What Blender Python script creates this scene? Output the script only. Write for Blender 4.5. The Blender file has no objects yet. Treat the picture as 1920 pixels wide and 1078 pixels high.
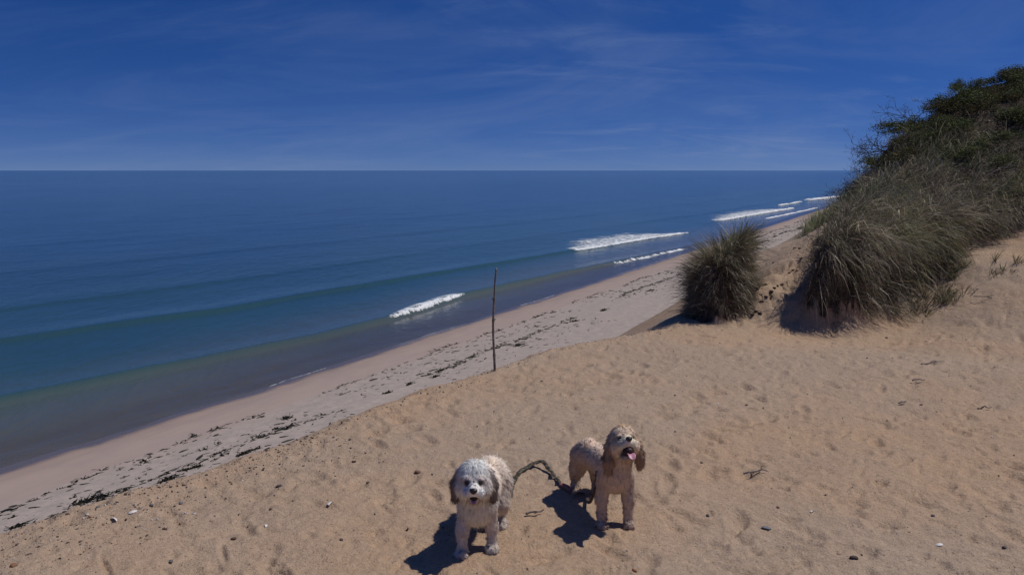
import bpy, math, random
import numpy as np
from mathutils import Vector, Matrix
from mathutils.kdtree import KDTree

random.seed(7)
RNG = np.random.default_rng(11)
SC = bpy.context.scene
COL = SC.collection

# ------------------------------------------------------------------ camera, sky, sun, exposure
FPX = 1493.0
PITCH = math.atan(219 / FPX)
CAMZ = 7.0
cam_d = bpy.data.cameras.new('camera')
cam = bpy.data.objects.new('camera', cam_d)
COL.objects.link(cam)
cam.location = (0, 0, CAMZ)
cam.rotation_euler = (math.pi / 2 - PITCH, 0, 0)
cam_d.sensor_width = 36.0
cam_d.lens = 36.0 * FPX / 1920.0
cam_d.clip_start = 0.05
cam_d.clip_end = 200000
SC.camera = cam

SUN_EL = math.radians(60)
SUN_AZ = math.radians(79)          # clockwise from +Y: from the right, a little behind the scene
EXPOSURE = -0.06
world = bpy.data.worlds.new('World')
SC.world = world
world.use_nodes = True
wt = world.node_tree
for n in list(wt.nodes):
    wt.nodes.remove(n)


def wn(kind, **kw):
    n = wt.nodes.new(kind)
    for k, v in kw.items():
        setattr(n, k, v)
    return n


w_out = wn('ShaderNodeOutputWorld')
w_bg = wn('ShaderNodeBackground')
w_bg.inputs['Strength'].default_value = 0.08
sky = wn('ShaderNodeTexSky')
sky.sky_type = 'NISHITA'
sky.sun_disc = False
sky.sun_elevation = SUN_EL
sky.sun_rotation = SUN_AZ
sky.altitude = 0
sky.air_density = 1.0
sky.dust_density = 0.0
sky.ozone_density = 2.0
# the camera (and its polarising filter) saw the blue come down close to the horizon: read the sky a little higher up
geo = wn('ShaderNodeTexCoord')
sep = wn('ShaderNodeSeparateXYZ')
wt.links.new(geo.outputs['Generated'], sep.inputs[0])
zz = wn('ShaderNodeMath', operation='MULTIPLY_ADD')
zz.inputs[1].default_value = 1.75
zz.inputs[2].default_value = 0.090
wt.links.new(sep.outputs['Z'], zz.inputs[0])
sv = wn('ShaderNodeCombineXYZ')
wt.links.new(sep.outputs['X'], sv.inputs['X']); wt.links.new(sep.outputs['Y'], sv.inputs['Y']); wt.links.new(zz.outputs[0], sv.inputs['Z'])
nv = wn('ShaderNodeVectorMath', operation='NORMALIZE')
wt.links.new(sv.outputs[0], nv.inputs[0]); wt.links.new(nv.outputs[0], sky.inputs[0])
ht = wn('ShaderNodeMixRGB', blend_type='MULTIPLY')
ht.inputs['Fac'].default_value = 1.0
ht.inputs['Color2'].default_value = (0.63, 0.665, 1.02, 1)
wt.links.new(sky.outputs[0], ht.inputs['Color1'])
hs = wn('ShaderNodeHueSaturation')
hs.inputs['Saturation'].default_value = 1.20
hs.inputs['Value'].default_value = 0.74
wt.links.new(ht.outputs[0], hs.inputs['Color'])
# thin cirrus: noise on a flat layer high above (direction divided by its height)
mx = wn('ShaderNodeMath', operation='MAXIMUM')
mx.inputs[1].default_value = 0.0
wt.links.new(sep.outputs['Z'], mx.inputs[0])
ad = wn('ShaderNodeMath', operation='ADD')
ad.inputs[1].default_value = 0.22
wt.links.new(mx.outputs[0], ad.inputs[0])
dx = wn('ShaderNodeMath', operation='DIVIDE')
dy = wn('ShaderNodeMath', operation='DIVIDE')
wt.links.new(sep.outputs['X'], dx.inputs[0]); wt.links.new(ad.outputs[0], dx.inputs[1])
wt.links.new(sep.outputs['Y'], dy.inputs[0]); wt.links.new(ad.outputs[0], dy.inputs[1])
cmb = wn('ShaderNodeCombineXYZ')
wt.links.new(dx.outputs[0], cmb.inputs['X']); wt.links.new(dy.outputs[0], cmb.inputs['Y'])


def w_noise(scale, sx, sy, rot, detail, rough, dist, lo, hi, off=(0, 0, 0)):
    mp = wn('ShaderNodeMapping')
    mp.inputs['Scale'].default_value = (sx, sy, 1)
    mp.inputs['Rotation'].default_value = (0, 0, math.radians(rot))
    mp.inputs['Location'].default_value = off
    wt.links.new(cmb.outputs[0], mp.inputs[0])
    t = wn('ShaderNodeTexNoise')
    t.inputs['Scale'].default_value = scale
    t.inputs['Detail'].default_value = detail
    t.inputs['Roughness'].default_value = rough
    t.inputs['Distortion'].default_value = dist
    wt.links.new(mp.outputs[0], t.inputs['Vector'])
    r = wn('ShaderNodeMapRange')
    r.interpolation_type = 'SMOOTHSTEP'
    r.inputs['From Min'].default_value = lo
    r.inputs['From Max'].default_value = hi
    wt.links.new(t.outputs[0], r.inputs['Value'])
    return r


c_big = w_noise(0.55, 1.0, 1.0, 20, 3, 0.5, 0.4, 0.36, 0.66, (3.1, 1.7, 0))
c_str = w_noise(1.5, 0.75, 1.9, -24, 9, 0.62, 1.0, 0.46, 0.80, (0.4, 2.0, 0))
c_veil = w_noise(0.9, 0.7, 1.0, 30, 7, 0.62, 1.2, 0.38, 0.85, (7.6, 3.2, 0))
cm = wn('ShaderNodeMath', operation='MULTIPLY')
wt.links.new(c_big.outputs[0], cm.inputs[0]); wt.links.new(c_str.outputs[0], cm.inputs[1])
cv = wn('ShaderNodeMath', operation='MULTIPLY'); cv.inputs[1].default_value = 0.28
wt.links.new(c_veil.outputs[0], cv.inputs[0])
ca = wn('ShaderNodeMath', operation='MULTIPLY_ADD'); ca.inputs[1].default_value = 0.42
wt.links.new(cm.outputs[0], ca.inputs[0]); wt.links.new(cv.outputs[0], ca.inputs[2])
cc = wn('ShaderNodeMath', operation='MINIMUM'); cc.inputs[1].default_value = 0.6
wt.links.new(ca.outputs[0], cc.inputs[0])
mixc = wn('ShaderNodeMixRGB')
mixc.inputs['Color2'].default_value = (2.3, 3.2, 5.6, 1)
wt.links.new(cc.outputs[0], mixc.inputs['Fac'])
wt.links.new(hs.outputs[0], mixc.inputs['Color1'])
wt.links.new(mixc.outputs[0], w_bg.inputs['Color'])
wt.links.new(w_bg.outputs[0], w_out.inputs['Surface'])

sun_d = bpy.data.lights.new('sun', 'SUN')
sun_d.energy = 3.2
sun_d.angle = math.radians(0.53)
sun_d.color = (1.0, 0.955, 0.90)
sun = bpy.data.objects.new('sun', sun_d)
COL.objects.link(sun)
SUNV = Vector((math.sin(SUN_AZ) * math.cos(SUN_EL), math.cos(SUN_AZ) * math.cos(SUN_EL), math.sin(SUN_EL)))
sun.rotation_euler = SUNV.to_track_quat('Z', 'Y').to_euler()
sun.location = SUNV * 50

SC.view_settings.view_transform = 'Standard'
SC.view_settings.look = 'None'
SC.view_settings.gamma = 1.0
SC.view_settings.use_curve_mapping = False
SC.view_settings.exposure = EXPOSURE
SC.cycles.use_denoising = True
SC.cycles.max_bounces = 8
SC.cycles.transparent_max_bounces = 16
SC.cycles.sample_clamp_indirect = 4.0
SC.cycles.sample_clamp_direct = 3.0
SC.cycles.caustics_reflective = False
SC.cycles.caustics_refractive = False

# ------------------------------------------------------------------ helpers


def tag(o, label=None, cat=None, group=None, kind=None):
    if label: o['label'] = label
    if cat: o['category'] = cat
    if group: o['group'] = group
    if kind: o['kind'] = kind
    return o


def mesh_np(name, V, Fq=None, Ft=None, smooth=True, normals=None, attrs=None):
    V = np.asarray(V, np.float32)
    me = bpy.data.meshes.new(name)
    loops, starts, tot = [], [], 0
    if Fq is not None and len(Fq):
        Fq = np.asarray(Fq, np.int32)
        loops.append(Fq.ravel()); starts.append(np.arange(len(Fq)) * 4); tot = len(Fq) * 4
    if Ft is not None and len(Ft):
        Ft = np.asarray(Ft, np.int32)
        loops.append(Ft.ravel()); starts.append(tot + np.arange(len(Ft)) * 3)
    L = np.concatenate(loops).astype(np.int32)
    S = np.concatenate(starts).astype(np.int32)
    me.vertices.add(len(V)); me.vertices.foreach_set('co', V.ravel())
    me.loops.add(len(L)); me.loops.foreach_set('vertex_index', L)
    me.polygons.add(len(S)); me.polygons.foreach_set('loop_start', S)
    me.update(calc_edges=True)
    me.polygons.foreach_set('use_smooth', np.full(len(S), smooth, dtype=bool))
    if attrs:
        for k, v in attrs.items():
            v = np.asarray(v, np.float32)
            if v.ndim == 1:
                a = me.attributes.new(k, 'FLOAT', 'POINT'); a.data.foreach_set('value', v)
            else:
                if v.shape[1] == 3:
                    v = np.concatenate([v, np.ones((len(v), 1), np.float32)], 1)
                a = me.attributes.new(k, 'FLOAT_COLOR', 'POINT'); a.data.foreach_set('color', v.ravel())
    me.validate()
    if normals is not None:
        me.normals_split_custom_set_from_vertices(np.asarray(normals, np.float32))
    return me


def obj(name, me, mat=None, parent=None, loc=None):
    o = bpy.data.objects.new(name, me)
    COL.objects.link(o)
    if mat is not None and me is not None and not me.materials:
        me.materials.append(mat)
    if parent is not None: o.parent = parent
    if loc is not None: o.location = loc
    return o


def empty(name, loc=(0, 0, 0), rz=0):
    o = bpy.data.objects.new(name, None)
    COL.objects.link(o)
    o.empty_display_size = 0.1
    o.location = loc; o.rotation_euler = (0, 0, rz)
    return o


def hash2(ix, iy, seed):
    h = (ix.astype(np.int64) * 374761393 + iy.astype(np.int64) * 668265263 + seed * 1442695041) & 0xFFFFFFFF
    h = ((h ^ (h >> 13)) * 1274126177) & 0xFFFFFFFF
    h = (h ^ (h >> 16)) & 0xFFFFFFFF
    return h / 4294967295.0


def vnoise(x, y, seed=0):
    ix = np.floor(x); iy = np.floor(y)
    fx = x - ix; fy = y - iy
    fx = fx * fx * fx * (fx * (fx * 6 - 15) + 10); fy = fy * fy * fy * (fy * (fy * 6 - 15) + 10)
    ix = ix.astype(np.int64); iy = iy.astype(np.int64)
    a = hash2(ix, iy, seed); b = hash2(ix + 1, iy, seed); c = hash2(ix, iy + 1, seed); d = hash2(ix + 1, iy + 1, seed)
    return (a * (1 - fx) + b * fx) * (1 - fy) + (c * (1 - fx) + d * fx) * fy


def fbm(x, y, seed=0, octv=4, gain=0.5):
    r = 0; a = 1; t = 0
    for i in range(octv):
        r = r + a * (vnoise(x * 2 ** i + 17.3 * i, y * 2 ** i - 9.1 * i, seed + i) * 2 - 1); t += a; a *= gain
    return r / t


def smin(a, b, k):
    h = np.clip(0.5 + 0.5 * (b - a) / k, 0, 1)
    return b * (1 - h) + a * h - k * h * (1 - h)


def sstep(a, b, x):
    t = np.clip((x - a) / (b - a), 0, 1)
    return t * t * (3 - 2 * t)


# ------------------------------------------------------------------ the place: coordinates along (s) and away from (t) the shore
SHORE = math.radians(28.138)
U = np.array([math.sin(SHORE), math.cos(SHORE)])
N = np.array([-math.cos(SHORE), math.sin(SHORE)])
cP, sP = math.cos(PITCH), math.sin(PITCH)


def st(x, y): return x * U[0] + y * U[1], x * N[0] + y * N[1]
def xy(s, t): return s * U[0] + t * N[0], s * U[1] + t * N[1]


def sight(px, py):
    a = (px - 960) / FPX; b = (539 - py) / FPX
    return np.array([a, cP + b * sP, -sP + b * cP])


def at_dist(px, py, d):
    r = sight(px, py); return r * (d / math.hypot(r[0], r[1])) + np.array([0, 0, CAMZ])


def at_z(px, py, z):
    r = sight(px, py); return r * ((z - CAMZ) / r[2]) + np.array([0, 0, CAMZ])


TERR = 5.4
EDGE_S = [-60, -20, 0, 1.88, 3.49, 5.5, 6.52, 7.4, 8.0, 8.5, 9.4, 10.2, 12, 15, 20, 30, 60, 400]
EDGE_T = [4.5, 4.2, 3.75, 3.6, 3.36, 3.16, 3.02, 2.66, 2.40, 2.52, 2.55, 2.3, 2.5, 2.95, 2.7, 2.4, 2.2, 2.0]

_ctl = []
for p in [  # dune seen from the terrace: (pixel, distance) for its toe, face, crest
    (1450, 610, 8.62), (1500, 611, 8.7), (1560, 612, 8.78), (1630, 608, 9.0), (1690, 600, 9.35),
    (1525, 545, 9.05), (1600, 538, 9.15), (1680, 545, 9.75), (1745, 540, 10.2), (1800, 470, 10.9), (1870, 440, 11.6),
    (1545, 470, 10.2), (1650, 460, 10.6), (1750, 430, 11.3), (1850, 385, 12.1), (1920, 375, 12.4),
    (1590, 405, 12.0), (1640, 375, 12.2), (1700, 325, 13.0), (1800, 295, 13.4), (1920, 265, 13.8),
    (1598, 388, 12.6), (1625, 350, 13.2), (1655, 290, 14.0), (1685, 264, 14.6), (1725, 240, 15.2), (1800, 208, 16.0), (1920, 168, 16.8),
    (1400, 598, 8.75), (1405, 570, 9.25), (1430, 540, 9.75), (1400, 545, 9.75), (1452, 492, 11.2), (1482, 452, 13.2), (1500, 545, 9.35), (1515, 480, 10.8),
    (1530, 440, 13.0), (1562, 425, 13.6), (1520, 425, 15.5),
    (1920, 462, 11.2), (1850, 495, 10.4), (1765, 562, 9.7), (1920, 560, 9.4), (1920, 700, 7.1), (1800, 640, 8.3)]:
    q = at_dist(*p); s_, t_ = st(q[0], q[1]); _ctl.append((s_, t_, q[2]))
for s_, t_, z_ in [
    (9.0, 1.74, 5.78), (9.0, 1.48, 5.66), (8.75, 1.62, 5.53), (9.4, 1.7, 5.84), (9.9, 1.75, 5.86),
    (14, 1.7, 5.8), (16, 1.3, 6.0), (16, 2.2, 5.6), (18, .9, 6.3), (18, -.1, 8.4), (20, 1.6, 5.6), (25, .9, 6.3), (25, -.4, 8.3), (25, 2, 5.5),
    (40, .6, 6.5), (40, -.8, 8.2), (40, 2, 5.4), (70, 0, 7.5), (70, 2, 5.2), (120, 0, 7.5), (120, 2, 5),
    (20, -3, 9.0), (24, -6, 9.2), (30, -12, 9.5), (40, -5, 8.6), (60, -20, 9), (120, -20, 8), (18, -8, 9.4), (15, -12, 9.2), (10, -16, 8.8), (20, -25, 9),
    (9.5, -4.5, 6.4), (7, -4.5, 5.75), (12, -5, 7.6), (13, -8, 8.3), (8, -9, 7.2), (5, -12, 7.4), (0, -14, 7.5), (-20, -14, 7),
    (4, -6, 5.75), (0, -6, 5.6), (-20, -5, 5.6), (-20, 2, 5.4), (-8, 0, 5.4), (-60, 0, 5.3), (-60, -20, 7), (-60, 4, 5.2)]:
    _ctl.append((s_, t_, z_))
for s_ in (-4, -1, 1, 3, 5, 6.5):
    for t_ in (-2.2, -0.5, 1.2, 2.8, 4.2):
        _ctl.append((s_, t_, TERR))
for s_, t_ in [(7.6, 2.6), (7.6, 1.6), (7.6, .6), (7.9, -.5), (8.0, 2.0), (8.4, 2.4), (7.4, -1.6), (9.6, 2.2), (11, 2.2), (8.2, 3.4), (10, 3.4), (13, 3.4)]:
    _ctl.append((s_, t_, TERR + (0.05 if s_ > 9 else 0)))
_ctl = np.array(_ctl)
_K = np.sqrt(((_ctl[:, None, :2] - _ctl[None, :, :2]) ** 2).sum(-1) + 0.02)
_A = np.zeros((len(_ctl) + 1,) * 2); _A[:-1, :-1] = _K - 0.02 * np.eye(len(_ctl)); _A[-1, :-1] = 1; _A[:-1, -1] = 1
_W = np.linalg.solve(_A, np.append(_ctl[:, 2], 0))

CL_S, CL_T = 8.95, 2.10          # the small grass-topped hummock on the edge


def hummock(s, t):
    n = fbm(s * 3.1, t * 3.1, 50, 3) * 0.16
    r = np.sqrt(((s - CL_S) / 0.62) ** 2 + ((t - CL_T) / 0.31) ** 2) + n
    lean = 1 - .42 * sstep(-.20, .30, t - CL_T)
    return 0.68 * lean * (1 - sstep(0.74, 1.06, r))


TOE = np.array([(lambda q: st(q[0], q[1]))(at_dist(*p)) for p in
                [(1600, 425, 11.9), (1572, 470, 10.6), (1532, 535, 9.35), (1512, 580, 8.88), (1545, 596, 8.84), (1620, 590, 9.02), (1680, 575, 9.55), (1745, 550, 10.2), (1800, 480, 10.9), (1870, 450, 11.6)]] +
               [(12.2, -2.6), (12.6, -5), (13.2, -9)])


def lip(s, t):
    # distance inside the eroded edge of the grassed dune
    best = np.full(s.shape, 9.0); sign = np.ones(s.shape)
    for (x1, y1), (x2, y2) in zip(TOE[:-1], TOE[1:]):
        dx_, dy_ = x2 - x1, y2 - y1; L = math.hypot(dx_, dy_)
        k = np.clip(((s - x1) * dx_ + (t - y1) * dy_) / L ** 2, 0, 1)
        d = np.hypot(s - x1 - k * dx_, t - y1 - k * dy_)
        c = dx_ * (t - y1) - dy_ * (s - x1)
        m = d < best; best = np.where(m, d, best); sign = np.where(m, np.sign(c), sign)
    d = best * sign + .10 * fbm(s * 3, t * 3, 55, 3)
    return .50 * sstep(-.02, .10, d) * (1 - sstep(.25, 1.5, d)) * (1 - .75 * sstep(10.2, 12, s))


def base_height(x, y):
    s, t = st(x, y)
    sh = s.shape
    s = s.ravel(); t = t.ravel()
    z = np.empty_like(s)
    for i in range(0, len(s), 60000):
        k = np.sqrt((s[i:i + 60000, None] - _ctl[None, :, 0]) ** 2 + (t[i:i + 60000, None] - _ctl[None, :, 1]) ** 2 + 0.02)
        z[i:i + 60000] = k @ _W[:-1] + _W[-1]
    te = np.interp(s, EDGE_S, EDGE_T) + 0.10 * fbm(s * 0.9, s * 0 + 3.3, 5, 3) + 0.035 * fbm(s * 5, t * 2, 8, 2)
    z = z + hummock(s, t) + lip(s, t)
    d = te - t
    plane = TERR + 0.03 + np.where(d > 0, 3.0, 0.66) * d
    z = smin(z, plane, 0.14)
    hill = sstep(5.75, 6.5, z)
    z = z + hill * 0.10 * fbm(s * 1.4, t * 1.4, 21, 4)
    return z.reshape(sh)


# trampled sand: a height map of old foot marks, scuffs and soft lumps
HM0 = (-7.0, 0.4); HMR = 0.0155; HMN = (1290, 780)
_gx = HM0[0] + HMR * np.arange(HMN[0]); _gy = HM0[1] + HMR * np.arange(HMN[1])
GX, GY = np.meshgrid(_gx, _gy, indexing='ij')
HM = 0.010 * fbm(GX * 1.6, GY * 1.6, 31, 3) + 0.009 * fbm(GX * 4.5, GY * 5.5, 35, 3) + 0.0060 * fbm(GX * 12, GY * 14, 37, 2)
for i in range(13000):
    cx = random.uniform(_gx[0] + .4, _gx[-1] - .4); cy = random.uniform(_gy[0] + .4, _gy[-1] - .4)
    a = random.uniform(0, math.pi)
    kind = random.random()
    if kind < 0.25: L, Wd, dp = random.uniform(.07, .14), random.uniform(.035, .06), random.uniform(.004, .012)
    elif kind < 0.5: L, Wd, dp = random.uniform(.03, .06), random.uniform(.02, .04), random.uniform(.004, .010)
    else: L, Wd, dp = random.uniform(.03, .16), random.uniform(.010, .026), random.uniform(.004, .010); a = random.gauss(0, .5)
    i0 = int((cx - HM0[0]) / HMR); j0 = int((cy - HM0[1]) / HMR)
    w = int(L * 2.0 / HMR) + 2
    sl = (slice(max(i0 - w, 0), min(i0 + w, HMN[0])), slice(max(j0 - w, 0), min(j0 + w, HMN[1])))
    X = GX[sl] - cx; Y = GY[sl] - cy
    p = (X * math.cos(a) + Y * math.sin(a)) / L; q = (-X * math.sin(a) + Y * math.cos(a)) / Wd
    r = np.sqrt(p * p + q * q)
    HM[sl] += (1.8 if kind < .5 else 2.2) * dp * (-np.exp(-(r / .8) ** 4) + 0.45 * np.exp(-((r - 1.15) / .28) ** 2) * (0.6 + 0.4 * np.sin(3 * np.arctan2(q, p) + i)))


def sand_detail(x, y):
    u = np.clip((x - HM0[0]) / HMR, 0, HMN[0] - 1.001); v = np.clip((y - HM0[1]) / HMR, 0, HMN[1] - 1.001)
    i = u.astype(int); j = v.astype(int); fu = u - i; fv = v - j
    return (HM[i, j] * (1 - fu) + HM[i + 1, j] * fu) * (1 - fv) + (HM[i, j + 1] * (1 - fu) + HM[i + 1, j + 1] * fu) * fv


FEET = []        # filled below: (x, y) of the paws, where the sand stays level


def land_height(x, y):
    x = np.atleast_1d(np.asarray(x, float)); y = np.atleast_1d(np.asarray(y, float))
    z = base_height(x, y)
    s, t = st(x, y)
    m = (1 - sstep(6.0, 6.7, z))
    for fx, fy in FEET:
        m = m * sstep(0.03, 0.11, np.hypot(x - fx, y - fy))
    # the gully is lumpier than the terrace
    g = np.exp(-((t - 1.2) / .5) ** 2) * sstep(8.4, 9.2, s) * (1 - sstep(13, 14, s))
    return z + sand_detail(x, y) * m * (1 + 1.2 * g)


BT = [6, 8, 10, 13, 15, 17, 19.1, 21, 24, 30, 45, 80]
BZ = [1.75, 1.50, 1.3, 1.02, .8, .44, 0, -.28, -.55, -1.0, -2.2, -5]


def beach_height(x, y):
    s, t = st(x, y)
    z = np.interp(t, BT, BZ)
    k = (1 - sstep(17.5, 19, t))
    return z + 0.035 * fbm(s * .35, t * .5, 61, 3) + k * 0.022 * fbm(s * 1.7, t * 2.5, 64, 3) + 0.03 * fbm(s * .11, t * .05, 66, 2)


def ground(px, py, kind='land'):
    r = sight(px, py)
    k = np.linspace(1.0, 1.0, 1)
    ds = np.geomspace(1.5, 400, 4000)
    h = r / math.hypot(r[0], r[1])
    X = h[0] * ds; Y = h[1] * ds; Z = CAMZ + h[2] * ds
    G = land_height(X, Y) if kind == 'land' else beach_height(X, Y)
    i = int(np.argmax(Z < G))
    a = np.linspace(ds[max(i - 1, 0)], ds[i], 40)
    X = h[0] * a; Y = h[1] * a; Z = CAMZ + h[2] * a
    G = land_height(X, Y) if kind == 'land' else beach_height(X, Y)
    j = int(np.argmax(Z < G))
    return np.array([X[j], Y[j], G[j]])


def gz(x, y, kind='land'):
    return float((land_height(x, y) if kind == 'land' else beach_height(np.atleast_1d(x), np.atleast_1d(y)))[0])


# ------------------------------------------------------------------ materials
class NT:
    def __init__(self, name):
        self.m = bpy.data.materials.new(name); self.m.use_nodes = True
        self.t = self.m.node_tree; self.t.nodes.clear()
        self.out = self.n('ShaderNodeOutputMaterial')

    def n(self, kind, **kw):
        x = self.t.nodes.new(kind)
        for k, v in kw.items():
            if k.startswith('i_'): x.inputs[k[2:].replace('_', ' ')].default_value = v
            else: setattr(x, k, v)
        return x

    def l(self, a, b): self.t.links.new(a, b)

    def noise(self, vec, scale, detail=3, rough=.55, dist=0.0):
        x = self.n('ShaderNodeTexNoise'); x.inputs['Scale'].default_value = scale; x.inputs['Detail'].default_value = detail
        x.inputs['Roughness'].default_value = rough; x.inputs['Distortion'].default_value = dist
        if vec is not None: self.l(vec, x.inputs['Vector'])
        return x.outputs[0]

    def ramp(self, fac, lo, hi, a=0.0, b=1.0):
        r = self.n('ShaderNodeMapRange'); r.interpolation_type = 'SMOOTHSTEP'
        for k, v in (('From Min', lo), ('From Max', hi), ('To Min', a), ('To Max', b)): r.inputs[k].default_value = v
        self.l(fac, r.inputs['Value']); return r.outputs[0]

    def mix(self, fac, a, b, blend='MIX'):
        x = self.n('ShaderNodeMixRGB', blend_type=blend)
        for s_, v in ((x.inputs['Fac'], fac), (x.inputs['Color1'], a), (x.inputs['Color2'], b)):
            if hasattr(v, 'is_linked') or isinstance(v, bpy.types.NodeSocket): self.l(v, s_)
            elif isinstance(v, (int, float)): s_.default_value = v
            else: s_.default_value = (*v, 1) if len(v) == 3 else v
        return x.outputs[0]

    def math(self, op, a, b=0.0):
        x = self.n('ShaderNodeMath', operation=op)
        for s_, v in ((x.inputs[0], a), (x.inputs[1], b)):
            if isinstance(v, bpy.types.NodeSocket): self.l(v, s_)
            else: s_.default_value = v
        return x.outputs[0]

    def bump(self, h, strength, dist, nrm=None):
        x = self.n('ShaderNodeBump'); x.inputs['Strength'].default_value = strength; x.inputs['Distance'].default_value = dist
        self.l(h, x.inputs['Height'])
        if nrm is not None: self.l(nrm, x.inputs['Normal'])
        return x.outputs[0]

    def bsdf(self, color, rough=.8, spec=.3, normal=None, **kw):
        b = self.n('ShaderNodeBsdfPrincipled')
        for key, v in (('Base Color', color), ('Roughness', rough), ('Specular IOR Level', spec), *kw.items()):
            s_ = b.inputs[key]
            if isinstance(v, bpy.types.NodeSocket): self.l(v, s_)
            elif isinstance(v, tuple) and len(v) == 3: s_.default_value = (*v, 1)
            else: s_.default_value = v
        if normal is not None: self.l(normal, b.inputs['Normal'])
        self.last = b
        return b.outputs[0]

    def done(self, s_):
        self.l(s_, self.out.inputs['Surface']); return self.m


def pos(nt): return nt.n('ShaderNodeNewGeometry').outputs['Position']


def mat_land():
    m = NT('dune sand'); p = pos(m)
    a = m.noise(p, .55, 4, .55, .3); b = m.noise(p, 2.3, 5, .6); c = m.noise(p, 9, 4, .65); g = m.noise(p, 160, 2, .6)
    col = m.mix(m.ramp(a, .35, .65), (.385, .285, .205), (.425, .278, .170))
    col = m.mix(m.ramp(b, .40, .72, 0, .55), col, (.335, .245, .175))
    col = m.mix(m.ramp(c, .50, .78, 0, .45), col, (.47, .335, .22))
    col = m.mix(m.ramp(g, .30, .70, .0, 1.0), m.mix(.2, col, (.10, .07, .05)), m.mix(.22, col, (.62, .47, .34)))
    f2 = m.noise(p, 38, 3, .7)
    col = m.mix(m.ramp(f2, .36, .64, 0, 1), m.mix(.09, col, (.12, .085, .06)), m.mix(.10, col, (.66, .52, .40)))
    sp = m.noise(p, 75, 1, .5)
    col = m.mix(m.ramp(sp, .68, .73, 0, .65), col, (.09, .07, .055))
    lit = m.n('ShaderNodeAttribute', attribute_name='litter_shade').outputs['Fac']       # dead grass and humus, also painted shade under plants and on the scarp
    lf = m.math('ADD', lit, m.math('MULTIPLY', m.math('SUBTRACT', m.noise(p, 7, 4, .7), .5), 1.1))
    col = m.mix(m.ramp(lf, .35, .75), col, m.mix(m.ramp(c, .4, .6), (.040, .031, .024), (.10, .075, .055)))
    h1 = m.noise(p, 22, 5, .7); h2 = m.noise(p, 140, 2, .6)
    n = m.bump(h2, .6, .006, m.bump(h1, .75, .024))
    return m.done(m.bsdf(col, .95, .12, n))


def mat_beach():
    m = NT('beach sand'); p = pos(m)
    at = m.n('ShaderNodeAttribute', attribute_name='shore').outputs['Fac']      # metres from the waterline
    a = m.noise(p, .6, 4, .6, .3); b = m.noise(p, 4.0, 5, .7); g = m.noise(p, 30, 2, .6)
    wob = m.math('ADD', at, m.math('MULTIPLY', m.math('SUBTRACT', a, .5), 1.4))
    dry = m.mix(m.ramp(a, .35, .65), (.365, .288, .245), (.385, .295, .245))
    shingle = m.mix(m.ramp(b, .35, .7), (.335, .283, .245), (.42, .352, .303))
    shingle = m.mix(m.ramp(g, .52, .75, 0, .5), shingle, (.17, .15, .14))
    col = m.mix(m.ramp(wob, 3.6, 4.8), dry, shingle)
    wet = m.ramp(wob, .35, 1.25, 1, 0)
    damp = m.ramp(wob, .6, 3.0, .30, 0)
    col = m.mix(damp, col, (.22, .15, .12))
    col = m.mix(wet, col, (.135, .10, .085))
    rough = m.ramp(wet, 0, 1, .95, .22)
    spec = m.ramp(wet, 0, 1, .12, .5)
    n = m.bump(b, .5, .012)
    return m.done(m.bsdf(col, rough, spec, n))


def mat_sea():
    m = NT('sea water'); p = pos(m)
    dep = m.n('ShaderNodeAttribute', attribute_name='depth').outputs['Fac']
    dist = m.n('ShaderNodeAttribute', attribute_name='offing').outputs['Fac']
    mp = m.n('ShaderNodeMapping'); mp.inputs['Rotation'].default_value = (0, 0, SHORE)
    mp.inputs['Scale'].default_value = (1.0, .42, 1); m.l(p, mp.inputs[0]); q = mp.outputs[0]
    patch = m.noise(q, .022, 4, .6, .4)
    col = m.mix(m.ramp(dep, .05, .60), (.19, .172, .128), (.080, .102, .092))
    col = m.mix(m.ramp(dep, .50, .95), col, (.030, .078, .082))
    col = m.mix(m.ramp(dist, 14, 60), col, (.025, .068, .112))
    col = m.mix(m.ramp(dist, 50, 400), col, (.050, .102, .160))  # paler base colour far out stands in for sky reflected near the horizon
    col = m.mix(m.ramp(patch, .42, .68, 0, .5), col, (.017, .047, .086))
    r1 = m.noise(q, 1.3, 4, .6, .3); r2 = m.noise(q, 6.5, 3, .6, .4); r3 = m.noise(q, .12, 3, .5)
    calm = m.ramp(r3, .3, .7, .45, 1)
    h = m.math('ADD', m.math('MULTIPLY', r1, 1.0), m.math('MULTIPLY', r2, .18))
    bp = m.n('ShaderNodeBump'); bp.inputs['Distance'].default_value = .15
    m.l(h, bp.inputs['Height']); m.l(m.math('MULTIPLY', calm, .75), bp.inputs['Strength'])
    body = m.bsdf(col, .14, .5, bp.outputs[0], IOR=1.33)
    clear = m.n('ShaderNodeBsdfTransparent'); clear.inputs[0].default_value = (.80, .84, .80, 1)
    lay = m.n('ShaderNodeMixShader')
    gl = m.n('ShaderNodeBsdfGlossy'); gl.inputs['Roughness'].default_value = .16; m.l(bp.outputs[0], gl.inputs['Normal'])
    fr = m.n('ShaderNodeFresnel'); fr.inputs['IOR'].default_value = 1.33; m.l(bp.outputs[0], fr.inputs['Normal'])
    m.l(fr.outputs[0], lay.inputs[0]); m.l(clear.outputs[0], lay.inputs[1]); m.l(gl.outputs[0], lay.inputs[2])
    mx_ = m.n('ShaderNodeMixShader'); m.l(m.ramp(dep, -.02, .62, .12, 1), mx_.inputs[0]); m.l(lay.outputs[0], mx_.inputs[1]); m.l(body, mx_.inputs[2])
    return m.done(mx_.outputs[0])


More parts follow.
